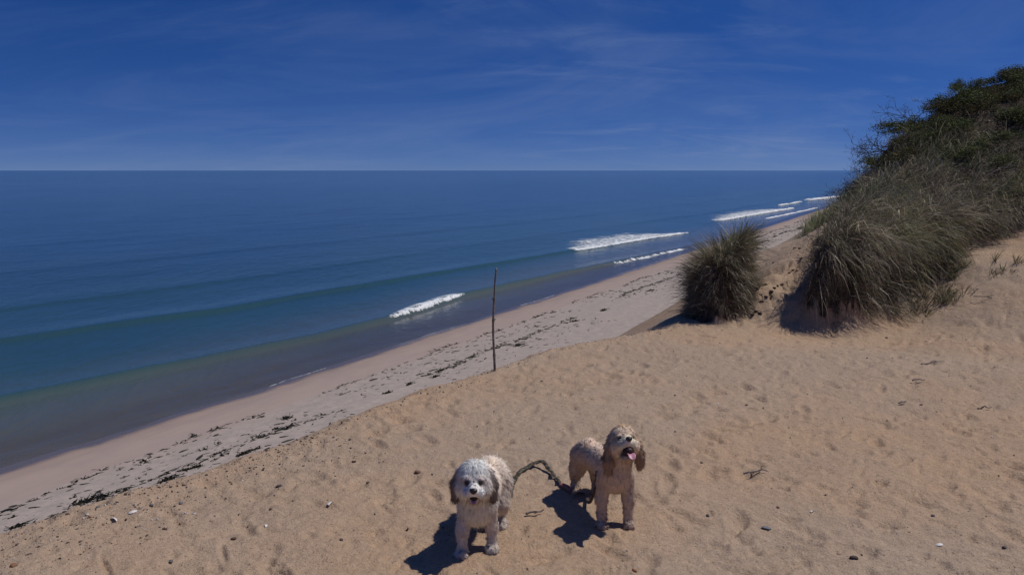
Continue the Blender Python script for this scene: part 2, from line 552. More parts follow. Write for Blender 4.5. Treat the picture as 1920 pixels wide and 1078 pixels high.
def mat_attr(name, rough=.7, spec=.2, transl=0.0, nscale=0, namt=.3):
    m = NT(name)
    c = m.n('ShaderNodeAttribute', attribute_name='tint').outputs['Color']
    if nscale:
        v = m.noise(pos(m), nscale, 3, .6)
        c = m.mix(m.ramp(v, .3, .7, 0, namt), c, m.mix(.55, c, (.02, .02, .015)))
    b = m.bsdf(c, rough, spec)
    if transl:
        t = m.n('ShaderNodeBsdfTranslucent'); m.l(c, t.inputs[0])
        x = m.n('ShaderNodeMixShader'); x.inputs[0].default_value = transl
        m.l(b, x.inputs[1]); m.l(t.outputs[0], x.inputs[2]); b = x.outputs[0]
    return m.done(b)


def mat_noise(name, c1, c2, scale, rough=.8, spec=.2, bump=.3, bdist=.004, detail=4, obj_space=True, lo=.35, hi=.65, c3=None):
    m = NT(name)
    p = m.n('ShaderNodeTexCoord').outputs['Object'] if obj_space else pos(m)
    v = m.noise(p, scale, detail, .6)
    c = m.mix(m.ramp(v, lo, hi), c1, c2)
    if c3: c = m.mix(m.ramp(m.noise(p, scale * .45, 3), .5, .62), c, c3)
    return m.done(m.bsdf(c, rough, spec, m.bump(v, bump, bdist)))


def mat_tinted(name, rough=.7, spec=.25, scale=60):
    """colour that differs from one object to the next through its own object colour"""
    m = NT(name)
    oi = m.n('ShaderNodeObjectInfo').outputs['Color']
    v = m.noise(m.n('ShaderNodeTexCoord').outputs['Object'], scale, 3, .6)
    c = m.mix(m.ramp(v, .3, .7, .0, .45), oi, m.mix(.6, oi, (.03, .025, .02)))
    return m.done(m.bsdf(c, rough, spec, m.bump(v, .3, .003)))


M_LAND, M_BEACH, M_SEA = mat_land(), mat_beach(), mat_sea()
M_GRASS = mat_attr('beach grass', .55, .35, .22)
M_LEAF = mat_attr('shrub leaf', .75, .12, .2)
M_BARK = mat_noise('weathered bark', (.05, .042, .036), (.13, .11, .095), 40, .9, .1)
M_DRIFT = mat_noise('driftwood', (.12, .10, .092), (.27, .235, .215), 30, .85, .15)
M_WEED = mat_noise('seaweed', (.008, .009, .006), (.030, .028, .014), 12, .6, .3)
M_STONE = mat_tinted('stone', .75, .3)
M_PEB = mat_attr('pebbles', .75, .3)
M_SHELL = mat_noise('shell', (.62, .58, .55), (.80, .77, .74), 20, .5, .3)
M_CLOD = mat_noise('peaty clod', (.03, .022, .017), (.10, .07, .05), 25, .95, .1)

# ------------------------------------------------------------------ ground: terrace, bluff and dune


def build_land():
    front = np.radians(np.linspace(-46, 46, 860))
    rest = np.radians(np.linspace(46, 314, 120))[1:-1]
    ang = np.concatenate([front, rest])
    rad = np.concatenate([np.geomspace(1.0, 16.5, 470), np.geomspace(16.6, 30, 90)[0:], np.geomspace(30.3, 160, 60)])
    A, R = np.meshgrid(ang, rad, indexing='ij')
    X = R * np.sin(A); Y = R * np.cos(A)
    Z = land_height(X, Y)
    s, t = st(X, Y)
    na, nr = A.shape
    idx = np.arange(na * nr).reshape(na, nr)
    i0 = idx; i1 = np.roll(idx, -1, 0)
    F = np.stack([i0[:, :-1], i0[:, 1:], i1[:, 1:], i1[:, :-1]], -1).reshape(-1, 4)
    tm = t.ravel()[F].min(1)
    F = F[tm < 11.5]
    V = np.stack([X.ravel(), Y.ravel(), Z.ravel()], 1)
    # close the middle
    c = len(V); V = np.vstack([V, [0, 0, gz(0, 0)]])
    T = np.stack([idx[:, 0], np.roll(idx[:, 0], -1), np.full(na, c)], 1)
    used = np.zeros(len(V), bool); used[F.ravel()] = True; used[T.ravel()] = True
    remap = np.cumsum(used) - 1
    F = remap[F][:, ::-1]; T = remap[T][:, ::-1]
    V = V[used]
    tag(obj('sand_dune', mesh_np('sand_dune', V, F, T, attrs={'litter_shade': litter_shade(V[:, 0], V[:, 1], V[:, 2])}), M_LAND), kind='structure')


def grid_faces(ni, nj):
    idx = np.arange(ni * nj).reshape(ni, nj)
    return np.stack([idx[:-1, :-1], idx[1:, :-1], idx[1:, 1:], idx[:-1, 1:]], -1).reshape(-1, 4)


def build_beach():
    s = np.concatenate([-np.geomspace(200, 12, 20), np.arange(-10, 70, .22), np.geomspace(70.4, 2500, 110)])
    t = np.concatenate([np.arange(6.5, 20.5, .11), np.arange(20.6, 30, .5), np.arange(31, 80, 4)])
    S, T = np.meshgrid(s, t, indexing='ij')
    X, Y = xy(S, T)
    Z = beach_height(X, Y)
    V = np.stack([X.ravel(), Y.ravel(), Z.ravel()], 1)
    wl = 19.1 - T.ravel()
    me = mesh_np('beach', V, grid_faces(*S.shape)[:, ::-1] if False else grid_faces(*S.shape), attrs={'shore': wl})
    tag(obj('beach', me, M_BEACH), kind='structure')


CREST = [  # (s, t) of swell lines, height, width
    ([-40, 5, 13.35, 18.3, 25.2, 29.8, 37.2, 49.7, 55.5, 70, 90, 300], [31, 26.4, 24.8, 23.9, 22.75, 22.5, 23.1, 22.3, 21.6, 20.4, 19.8, 19.8], .26, .58),
    ([-60, 16, 28, 50, 62.5, 89, 110, 157, 201, 225, 400], [42, 34.5, 31.5, 29.5, 28.0, 25.3, 27.5, 24.2, 27.5, 23, 23], .17, .95),
    ([-60, 15, 37, 60, 90, 130, 170, 400], [52, 43, 40, 39, 37, 34, 33, 33], .07, 1.6),
    ([-60, 20, 60, 100, 200, 400], [66, 58, 54, 50, 47, 45], .045, 2.6),
    ([-60, 30, 100, 200, 400], [85, 78, 70, 66, 62], .045, 3.2)]


def crest_t(i, s):
    return np.interp(s, CREST[i][0], CREST[i][1]) + .35 * fbm(s * .07 + i * 5, s * 0, 80 + i, 3) * (i > 0) + .12 * fbm(s * .4, s * 0, 90 + i, 2)


def sea_height(s, t):
    z = 0.03 * fbm(s * .12, t * .3, 71, 3) * sstep(19, 24, t)
    for i, (a, b, h, w) in enumerate(CREST):
        tc = crest_t(i, s)
        d = t - tc
        hh = h * (0.25 + 1.0 * vnoise(s * (.03 if i else .05) + 3 * i, s * 0, 95 + i) if i else 0.75 + .3 * vnoise(s * .05, s * 0, 95)) * (1 - sstep(250, 400, s))
        prof = np.where(d < 0, np.exp(-(d / (w * .42)) ** 2), np.exp(-(d / (w * 1.9)) ** 2))
        z = z + hh * prof * np.clip((tc - 19.2) / 2.0, 0.1, 1)
    return z


def build_sea():
    s = np.concatenate([-np.geomspace(90000, 45, 40), np.arange(-44, 130, .42), np.geomspace(130.5, 420, 150), np.geomspace(430, 90000, 40)])
    t = np.concatenate([np.arange(17.2, 45, .13), np.geomspace(45.15, 100, 130), np.geomspace(101, 120000, 60)])
    S, T = np.meshgrid(s, t, indexing='ij')
    X, Y = xy(S, T)
    Z = sea_height(S, T) * (1 - sstep(95, 130, T)) * (1 - sstep(30, 44, -S))
    V = np.stack([X.ravel(), Y.ravel(), Z.ravel()], 1)
    bz = beach_height(X, Y)
    dep = np.where(T > 78, 5, Z - bz)
    F = grid_faces(*S.shape)
    keep = dep.ravel()[F].max(1) > -.06
    me = mesh_np('sea', V, F[keep], attrs={'depth': dep.ravel(), 'offing': T.ravel() - 19.1})
    tag(obj('sea', me, M_SEA), kind='structure')
# ------------------------------------------------------------------ where plants grow


def ctl_st(px, py, d):
    q = at_dist(px, py, d); return st(q[0], q[1])


GRASS_POLY = np.array([ctl_st(*p) for p in [(1510, 572, 8.92), (1545, 580, 8.92), (1620, 575, 9.06), (1680, 565, 9.55), (1745, 540, 10.2),
                                            (1795, 475, 10.9), (1870, 445, 11.6), (1920, 440, 11.9)]] +
                      [(12.2, -2.6), (12.6, -5), (13.2, -8), (17, -8), (17, 0.1), (15.2, .5), (14, .85), (13.2, 1.0), (12.4, 1.12)] +
                      [ctl_st(*p) for p in [(1580, 440, 11.6), (1548, 480, 10.4), (1520, 535, 9.3)]])


def inside(s, t, poly):
    s = np.asarray(s); t = np.asarray(t); c = np.zeros(s.shape, bool)
    n = len(poly)
    for i in range(n):
        x1, y1 = poly[i]; x2, y2 = poly[(i + 1) % n]
        if y1 == y2: continue
        k = ((y1 > t) != (y2 > t)) & (s < (x2 - x1) * (t - y1) / (y2 - y1) + x1)
        c ^= k
    return c


def litter_shade(x, y, z):
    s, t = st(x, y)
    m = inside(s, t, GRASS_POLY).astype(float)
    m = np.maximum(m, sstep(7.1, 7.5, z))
    m = np.maximum(m, .95 * sstep(.006, .05, lip(s, t)))  # scarp soil, darkened further to paint the shade below the overhang
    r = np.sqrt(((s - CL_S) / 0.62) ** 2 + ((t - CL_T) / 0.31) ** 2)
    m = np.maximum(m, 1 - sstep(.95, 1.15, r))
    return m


def blades(roots, dirs, length, width, droop, tint, grav=(0, 0, -1), levels=4, side=None, curl=None):
    """grass blades / hair as thin tapered strips; returns V, Fq, Ft, tint"""
    n = len(roots)
    d = dirs / np.linalg.norm(dirs, axis=1, keepdims=True)
    g = np.asarray(grav, float)
    P = roots.copy(); pts = [P]
    for k in range(1, levels):
        f = k / (levels - 1)
        dd = d + g * (droop * f * f * 1.6)[:, None]
        if curl is not None: dd = dd + curl[:, k]
        dd /= np.linalg.norm(dd, axis=1, keepdims=True)
        P = P + dd * (length / (levels - 1))[:, None]; pts.append(P)
    rv = RNG.normal(size=(n, 3)) if side is None else side
    sd = np.cross(d, rv); sd /= np.linalg.norm(sd, axis=1, keepdims=True) + 1e-9
    V = []; 
    for k in range(levels - 1):
        w = width * (1 - (k / (levels - 1)) ** 2 * .75) * .5
        V += [pts[k] - sd * w[:, None], pts[k] + sd * w[:, None]]
    V.append(pts[-1])
    V = np.stack(V, 1)
    m = V.shape[1]
    base = (np.arange(n) * m)[:, None]
    Fq = np.concatenate([base + np.array([[2 * k, 2 * k + 1, 2 * k + 3, 2 * k + 2]]) for k in range(levels - 2)], 0)
    k = levels - 2
    Ft = base + np.array([[2 * k, 2 * k + 1, 2 * k + 2]])
    return V.reshape(-1, 3), Fq, Ft, np.repeat(tint, m, 0), m


DRY = np.array([[.30, .245, .16], [.52, .45, .33], [.19, .155, .105], [.26, .21, .145], [.12, .095, .07], [.15, .115, .085]])
GRN = np.array([[.13, .145, .055], [.17, .18, .075], [.10, .12, .05], [.20, .20, .10]])


def tints(n, green, bright=1.0):
    dry = DRY[RNG.integers(0, len(DRY), n)]; gr = GRN[RNG.integers(0, len(GRN), n)]
    k = (RNG.random(n) < green)[:, None]
    bright = bright * 1.2
    return np.where(k, gr, dry) * (bright * RNG.uniform(.75, 1.25, n))[:, None]


def tuft_roots(cx, cy, cz, per, spread):
    n = len(cx)
    a = RNG.uniform(0, 2 * np.pi, (n, per)); r = spread * np.sqrt(RNG.random((n, per)))
    X = (cx[:, None] + r * np.cos(a)).ravel(); Y = (cy[:, None] + r * np.sin(a)).ravel()
    return X, Y, np.cos(a).ravel(), np.sin(a).ravel()


def build_dune_grass():
    # tuft centres inside the grassed polygon
    s = RNG.uniform(8.4, 16.5, 40000); t = RNG.uniform(-7, 1.7, 40000)
    x, y = xy(s, t); z = base_height(x, y)
    ok = inside(s, t, GRASS_POLY) & (z < 7.35 + .25 * fbm(s, t, 41, 2))
    ok &= (s < 13.8) | (t > -4)
    s, t, x, y = s[ok][:6400], t[ok][:6400], x[ok][:6400], y[ok][:6400]
    per = 16
    X, Y, ca, sa = tuft_roots(x, y, None, per, .06)
    Z = base_height(X, Y)
    n = len(X)
    e = .08
    gx = (base_height(X + e, Y) - Z) / e; gy = (base_height(X, Y + e) - Z) / e
    nor = np.stack([-gx, -gy, np.ones(n)], 1); nor /= np.linalg.norm(nor, axis=1, keepdims=True)
    ts, tt = st(X, Y)
    # combed by the wind: to the right and a little towards the camera, hanging where the slope is steep
    wind = np.array([.62, -.42, -.05])
    tuft = np.repeat(RNG.normal(size=(len(x), 3)) * .62, per, 0)
    rot = np.repeat(1.7 * fbm(s * .8, t * .8, 46, 2), per)
    fan = np.stack([ca, sa, np.zeros(n)], 1) * RNG.uniform(.1, .55, n)[:, None]
    d = nor * .12 + np.array([0, 0, .40]) + np.stack([wind[0] * np.cos(rot) - wind[1] * np.sin(rot), wind[0] * np.sin(rot) + wind[1] * np.cos(rot), 0 * rot + wind[2]], 1) * RNG.uniform(.5, 1.3, n)[:, None] + tuft * .62 + fan * .5
    steep = np.clip((1 - nor[:, 2]) * 2.5, 0, 1)
    droop = RNG.uniform(.25, 1.2, n) + steep * .7
    ln = RNG.uniform(.18, .60, n) * np.repeat(RNG.uniform(.55, 1.25, len(x)), per)
    green = np.clip(.30 + .5 * fbm(ts * .9, tt * .9, 44, 2), .05, .75)
    tn = tints(n, green) * np.repeat(RNG.uniform(.55, 1.35, len(x)), per)[:, None]
    V, Fq, Ft, T, m = blades(np.stack([X, Y, Z - .02], 1), d, ln, RNG.uniform(.0025, .0065, n) * np.where(RNG.random(n) < .08, 1.8, 1), droop, tn)
    # short dead thatch filling the gaps, tinted dark to paint the shade between tufts
    s2 = RNG.uniform(8.4, 16.0, 60000); t2 = RNG.uniform(-6, 1.7, 60000)
    x2, y2 = xy(s2, t2); k = inside(s2, t2, GRASS_POLY)
    x2, y2 = x2[k][:15000], y2[k][:15000]; z2 = base_height(x2, y2); n2 = len(x2)
    d2 = RNG.normal(size=(n2, 3)) * .6 + np.array([.4, -.3, .45])
    W = blades(np.stack([x2, y2, z2 - .01], 1), d2, RNG.uniform(.10, .32, n2), RNG.uniform(.006, .012, n2), RNG.uniform(.2, 1.0, n2),
               tints(n2, .12, .55))
    # the torn edge: long dead grass hanging over the little scarp at the dune's foot
    k = RNG.integers(1, len(TOE) - 3, 15000); f = RNG.random(15000); off = RNG.uniform(.06, .34, 15000)
    A_, B_ = TOE[k], TOE[k + 1]; dv = B_ - A_; dv /= np.linalg.norm(dv, axis=1, keepdims=True)
    inn = np.stack([-dv[:, 1], dv[:, 0]], 1)
    q = A_ + (B_ - A_) * f[:, None] + inn * off[:, None] + RNG.normal(size=(15000, 2)) * .03
    x3, y3 = xy(q[:, 0], q[:, 1]); z3 = base_height(x3, y3)
    ox, oy = xy(-inn[:, 0], -inn[:, 1])
    cl = fbm(q[:, 0] * 5, q[:, 1] * 5, 58, 2)
    keep = cl > -.30
    lk = np.floor(q * 9).astype(int); hk = np.stack([hash2(lk[:, 0], lk[:, 1], 60 + j) - .5 for j in range(3)], 1)
    d3 = np.stack([ox * .55 + .30, oy * .55 - .12, np.full(15000, .25)], 1) * np.stack([1 + 0 * cl, 1 + 0 * cl, .6 + cl], 1) + RNG.normal(size=(15000, 3)) * .40 + hk * 2.2 + np.array([.35, -.1, 0])
    x3, y3, z3, d3, cl = x3[keep], y3[keep], z3[keep], d3[keep], cl[keep]; n3 = len(x3)
    Hn = blades(np.stack([x3, y3, z3], 1), d3, RNG.uniform(.10, .36, n3) * (1 + .7 * cl), RNG.uniform(.003, .007, n3), RNG.uniform(.5, 2.4, n3), tints(n3, .14, .75) * (1 + .8 * cl)[:, None])
    oo = len(W[0])
    W = (np.vstack([W[0], Hn[0]]), np.vstack([W[1], Hn[1] + oo]), np.vstack([W[2], Hn[2] + oo]), np.vstack([W[3], Hn[3]]))
    o = len(V)
    me = mesh_np('beach_grass', np.vstack([V, W[0]]), np.vstack([Fq, W[1] + o]), np.vstack([Ft, W[2] + o]), False, attrs={'tint': np.vstack([T, W[3]])})
    tag(obj('beach_grass', me, M_GRASS), 'dry windswept beach grass covering the face of the big dune', 'grass', kind='stuff')


def build_clump():
    root = empty('grass_clump', (*xy(CL_S, CL_T), 5.4))
    ox, oy = xy(CL_S, CL_T)
    a = RNG.uniform(0, 2 * np.pi, 700); r = np.sqrt(RNG.random(700))
    s = CL_S + .50 * r * np.cos(a); t = CL_T + .29 * r * np.sin(a)
    x, y = xy(s, t); per = 16
    X, Y, ca, sa = tuft_roots(x, y, None, per, .035)
    n = len(X); Z = base_height(X, Y)
    rr = np.repeat(r, per); aa = np.repeat(a, per)
    ox_, oy_ = xy(np.cos(aa), np.sin(aa))
    out = np.stack([ox_, oy_, np.zeros(n)], 1)
    tuft = np.repeat(RNG.normal(size=(len(x), 3)) * .22, per, 0)
    sw = np.array([N[0], N[1], -.35])
    d = np.array([.12, -.05, 1.0]) + sw * (np.repeat(sstep(-.5, .9, np.sin(a) * r), per) * .9)[:, None] + out * (rr ** 1.5 * .95)[:, None] + tuft * 2.2 + np.stack([ca, sa, 0 * ca], 1) * .25
    ln = RNG.uniform(.16, .36, n) * np.repeat(np.where(RNG.random(len(x)) < .3, RNG.uniform(1.1, 1.5, len(x)), RNG.uniform(.4, .9, len(x))), per)
    droop = RNG.uniform(.1, .4, n) + rr ** 2 * .45
    seaward = np.repeat(sstep(-.2, .7, np.sin(a)), per)
    green = np.clip(.80 - .7 * rr - .2 * seaward, .08, .8)
    T_ = tints(n, green) * np.where(rr < .55, 1.15, .85)[:, None]
    V, Fq, Ft, T, m = blades(np.stack([X, Y, Z - .015], 1), d, ln, RNG.uniform(.003, .006, n), droop, T_)
    V = V - np.array([ox, oy, 5.4])
    me = mesh_np('blades', V, Fq, Ft, False, attrs={'tint': T})
    obj('blades', me, M_GRASS, root)
    # dead skirt hanging over the rim
    a = RNG.uniform(0, 2 * np.pi, 5200); r = RNG.uniform(.80, 1.02, 5200)
    s = CL_S + .56 * r * np.cos(a); t = CL_T + .32 * r * np.sin(a)
    x, y = xy(s, t); z = base_height(x, y); n = len(x)
    ox_, oy_ = xy(np.cos(a), np.sin(a))
    lk = np.floor(np.stack([s, t], 1) * 10).astype(int); hk = np.stack([hash2(lk[:, 0], lk[:, 1], 64 + j) - .5 for j in range(3)], 1)
    d = np.stack([ox_, oy_, .25 + 0 * a], 1) + RNG.normal(size=(n, 3)) * .35 + hk * 1.6
    W = blades(np.stack([x, y, z], 1) - np.array([ox, oy, 5.4]), d, RNG.uniform(.08, .24, n), RNG.uniform(.003, .006, n), RNG.uniform(.2, 1.4, n), tints(n, .08, .75))
    obj('dead_skirt', mesh_np('dead_skirt', W[0], W[1], W[2], False, attrs={'tint': W[3]}), M_GRASS, root)
    tag(root, 'round clump of beach grass topping the small hummock on the bluff edge', 'grass clump')


def patch(name, label, pts_s, pts_t, per, spread, ln, green, bright=1.0, cat='grass', kind='stuff', lean=(.2, -.1, 0), up=1.0, wid=(.004, .007)):
    x, y = xy(np.asarray(pts_s), np.asarray(pts_t))
    X, Y, ca, sa = tuft_roots(x, y, None, per, spread)
    n = len(X); Z = base_height(X, Y)
    d = np.array([0, 0, up]) + np.array(lean) + np.stack([ca, sa, 0 * ca], 1) * RNG.uniform(.1, .7, n)[:, None] + RNG.normal(size=(n, 3)) * .12
    o0 = np.array([X.mean(), Y.mean(), Z.mean()])
    V, Fq, Ft, T, m = blades(np.stack([X, Y, Z - .012], 1) - o0, d, RNG.uniform(*ln, n), RNG.uniform(*wid, n), RNG.uniform(.1, .8, n), tints(n, green, bright))
    o = obj(name, mesh_np(name, V, Fq, Ft, False, attrs={'tint': T}), M_GRASS, loc=o0)
    return tag(o, label, cat, kind=kind)


def build_patches():
    # greener grass on the shoulder beyond the gully
    s = []; t = []
    poly = np.array([ctl_st(*p) for p in [(1496, 436, 14.0), (1535, 446, 12.8), (1585, 430, 12.4), (1600, 390, 13.6)]] + [(15.5, .95), (18, 1.2), (18.5, 2.0), (16, 2.1)])
    S = RNG.uniform(12, 19, 9000); T = RNG.uniform(.5, 2.6, 9000); k = inside(S, T, poly)
    patch('shoulder_grass', 'greener thin beach grass on the sandy shoulder beyond the gully', S[k][:640], T[k][:640], 14, .06, (.20, .42), .75, 1.45)
    spots = [((1762, 560), 34, .10, (.12, .26), .35, 'small dark grass tuft at the foot of the big dune, beside bare sand'),
             ((1785, 518), 12, .025, (.06, .14), .8, 'tiny green grass tuft above the dark tuft on the sand apron'),
             ((1800, 500), 10, .05, (.06, .14), .6, 'tiny grass sprig highest on the sand apron below the overhang'),
             ((1868, 515), 7, .05, (.05, .12), .6, 'low flat grass tuft on the open sand apron at the right'),
             ((1868, 490), 2, .03, (.10, .20), .6, 'few thin upright grass stems above the low flat tuft'),
             ((1912, 495), 3, .04, (.10, .20), .6, 'few thin upright grass stems at the right edge of the sand apron'),
             ((1722, 585), 12, .06, (.08, .2), .15, 'dry brown grass tuft at the end of the dune shadow')]
    for (px, py), n, sp, ln, g, lab in spots:
        q = ground(px, py); s_, t_ = st(q[0], q[1])
        a = RNG.normal(size=(n, 2)) * sp
        patch('grass_tuft', lab, s_ + a[:, 0], t_ + a[:, 1], 9, .02, ln, g, .9, 'grass tuft', None)


# ------------------------------------------------------------------ tubes, lumps


def tube(points, radii, sides=6, flat=1.0, cap=True, jitter=0.0, twist_axis=(0, 0, 1)):
    P = np.asarray(points, float); n = len(P)
    R = np.asarray(radii, float) * np.ones(n)
    T = np.gradient(P, axis=0); T /= np.linalg.norm(T, axis=1, keepdims=True) + 1e-12
    up = np.asarray(twist_axis, float)
    if abs((T @ up)).mean() > .9: up = np.array([1.0, 0, 0])
    A = np.cross(T, up); A /= np.linalg.norm(A, axis=1, keepdims=True) + 1e-12
    B = np.cross(A, T)
    th = np.linspace(0, 2 * np.pi, sides, endpoint=False)
    rr = R[:, None] * (1 + jitter * RNG.normal(size=(n, sides)))
    V = P[:, None] + A[:, None] * (np.cos(th)[None, :, None] * rr[..., None]) + B[:, None] * (np.sin(th)[None, :, None] * rr[..., None] * flat)
    V = V.reshape(-1, 3)
    F = []
    for i in range(n - 1):
        for j in range(sides):
            k = (j + 1) % sides
            F.append((i * sides + j, i * sides + k, (i + 1) * sides + k, (i + 1) * sides + j))
    T3 = []
    if cap:
        V = np.vstack([V, P[0], P[-1]]); a = len(V) - 2
        for j in range(sides):
            k = (j + 1) % sides
            T3.append((a, k, j)); T3.append((a + 1, (n - 1) * sides + j, (n - 1) * sides + k))
    return V, np.array(F), np.array(T3).reshape(-1, 3)


def join(parts):
    V = []; Q = []; T = []; o = 0
    for v, q, t in parts:
        V.append(v)
        if len(q): Q.append(np.asarray(q) + o)
        if len(t): T.append(np.asarray(t) + o)
        o += len(v)
    return np.vstack(V), (np.vstack(Q) if Q else None), (np.vstack(T) if T else None)


def spline(pts, n):
    P = np.asarray(pts, float)
    P = np.vstack([2 * P[0] - P[1], P, 2 * P[-1] - P[-2]])
    m = len(P) - 3
    out = []
    for u in np.linspace(0, m - 1e-6, n):
        i = int(u); f = u - i
        p0, p1, p2, p3 = P[i:i + 4]
        out.append(.5 * ((2 * p1) + (-p0 + p2) * f + (2 * p0 - 5 * p1 + 4 * p2 - p3) * f * f + (-p0 + 3 * p1 - 3 * p2 + p3) * f ** 3))
    return np.array(out)


_t = (1 + 5 ** .5) / 2
ICO_V = np.array([(-1, _t, 0), (1, _t, 0), (-1, -_t, 0), (1, -_t, 0), (0, -1, _t), (0, 1, _t), (0, -1, -_t), (0, 1, -_t), (_t, 0, -1), (_t, 0, 1), (-_t, 0, -1), (-_t, 0, 1)], float)
ICO_V /= np.linalg.norm(ICO_V[0])
ICO_F = np.array([(0, 11, 5), (0, 5, 1), (0, 1, 7), (0, 7, 10), (0, 10, 11), (1, 5, 9), (5, 11, 4), (11, 10, 2), (10, 7, 6), (7, 1, 8), (3, 9, 4), (3, 4, 2), (3, 2, 6), (3, 6, 8), (3, 8, 9), (4, 9, 5), (2, 4, 11), (6, 2, 10), (8, 6, 7), (9, 8, 1)])


def subdiv(V, F, times=1):
    for _ in range(times):
        mid = {}; V = list(map(tuple, V)); nf = []
        def m(a, b):
            k = (min(a, b), max(a, b))
            if k not in mid:
                p = np.add(V[a], V[b]); p = p / np.linalg.norm(p); mid[k] = len(V); V.append(tuple(p))
            return mid[k]
        for a, b, c in F:
            ab, bc, ca = m(a, b), m(b, c), m(c, a)
            nf += [(a, ab, ca), (b, bc, ab), (c, ca, bc), (ab, bc, ca)]
        F = nf
    return np.array(V), np.array(F)


SPH_V, SPH_F = subdiv(ICO_V, ICO_F, 2)
SPH1_V, SPH1_F = subdiv(ICO_V, ICO_F, 1)


def lump(seed, amp=.22, sq=(1, .8, .6), freq=1.4, sv=None, sf=None):
    sv = SPH_V if sv is None else sv; sf = SPH_F if sf is None else sf
    k = 1 + amp * (fbm(sv[:, 0] * freq + seed * 7.1, sv[:, 1] * freq + sv[:, 2] * 1.7, seed, 3)) + amp * .6 * fbm(sv[:, 2] * freq + seed, sv[:, 0] * freq * 1.3, seed + 9, 2)
    return sv * k[:, None] * np.array(sq), sf


# ------------------------------------------------------------------ shrubs on the dune top


def twig_tree(rng, height, spread, depth=3, gn=.16, bare=False):
    """branches: list of (points, radii); tips: (n,3)"""
    br = []; tips = []
    def grow(p, d, ln, r, lev):
        pts = [p]; rad = [r]
        for k in range(3):
            d = d + rng.normal(size=3) * (.30 if bare else .22); d /= np.linalg.norm(d)
            p = p + d * ln / 3; pts.append(p); rad.append(r * (1 - .22 * (k + 1)))
            if lev < depth and (k > 0 or lev == 0):
                for _ in range(2 if k == 2 else 1):
                    nd = d + rng.normal(size=3) * (.75 if bare else .6); nd[2] += .15; nd /= np.linalg.norm(nd)
                    grow(p, nd, ln * rng.uniform(.5, .78), r * .55, lev + 1)
        br.append((pts, rad))
        tips.append(p); 
        if lev >= depth - 1: tips.extend(pts[1:])
    for i in range(4 if not bare else 3):
        a = rng.uniform(0, 6.28)
        d = np.array([math.cos(a) * spread, math.sin(a) * spread, 1.0]); d /= np.linalg.norm(d)
        grow(np.array([math.cos(a) * .03, math.sin(a) * .03, -.04]), d, height * .55, .014, 0)
    return br, np.array(tips)


def shrub_meshes():
    out = []
    for v in range(6):
        rng = np.random.default_rng(100 + v)
        br, tips = twig_tree(rng, rng.uniform(.42, .60), rng.uniform(.5, .9), 3)
        B = join([tube(p, r, 4) for p, r in br])
        n = 2300
        c = tips[rng.integers(0, len(tips), n)] + rng.normal(size=(n, 3)) * .055
        c = c[c[:, 2] > .02]; n = len(c)
        d = rng.normal(size=(n, 3)); d[:, 2] = np.abs(d[:, 2]) * .8 + .2; d /= np.linalg.norm(d, axis=1, keepdims=True)
        side = np.cross(d, rng.normal(size=(n, 3))); side /= np.linalg.norm(side, axis=1, keepdims=True)
        L = rng.uniform(.022, .045, n)[:, None]; Wd = L * .36
        V = np.stack([c, c + d * L * .5 - side * Wd, c + d * L, c + d * L * .5 + side * Wd], 1).reshape(-1, 3)
        Fq = np.arange(n * 4).reshape(-1, 4)
        base = 1.5 * np.array([[.050, .072, .024], [.065, .080, .022], [.038, .058, .024], [.095, .090, .028], [.045, .050, .028]])[rng.integers(0, 5, n)]
        if v % 3 == 2: base = base * np.array([1.15, .85, .95]) * .8
        T = np.repeat(base * (rng.uniform(.6, 1.4, n))[:, None], 4, 0)
        # upright young shoots
        m = 46
        rx = rng.normal(size=(m, 2)) * .16
        sd = np.stack([rng.normal(size=m) * .12, rng.normal(size=m) * .12, np.ones(m)], 1)
        W = blades(np.column_stack([rx, np.full(m, .18)]), sd, rng.uniform(.18, .42, m), np.full(m, .006), rng.uniform(0, .15, m), np.repeat([[.07, .07, .035]], m, 0))
        o = len(V)
        fm = mesh_np('foliage', np.vstack([V, W[0]]), np.vstack([Fq, W[1] + o]), W[2] + o, False, attrs={'tint': np.vstack([T, W[3]])})
        bm_ = mesh_np('stems', *B)
        fm.materials.append(M_LEAF); bm_.materials.append(M_BARK)
        out.append((fm, bm_))
    return out


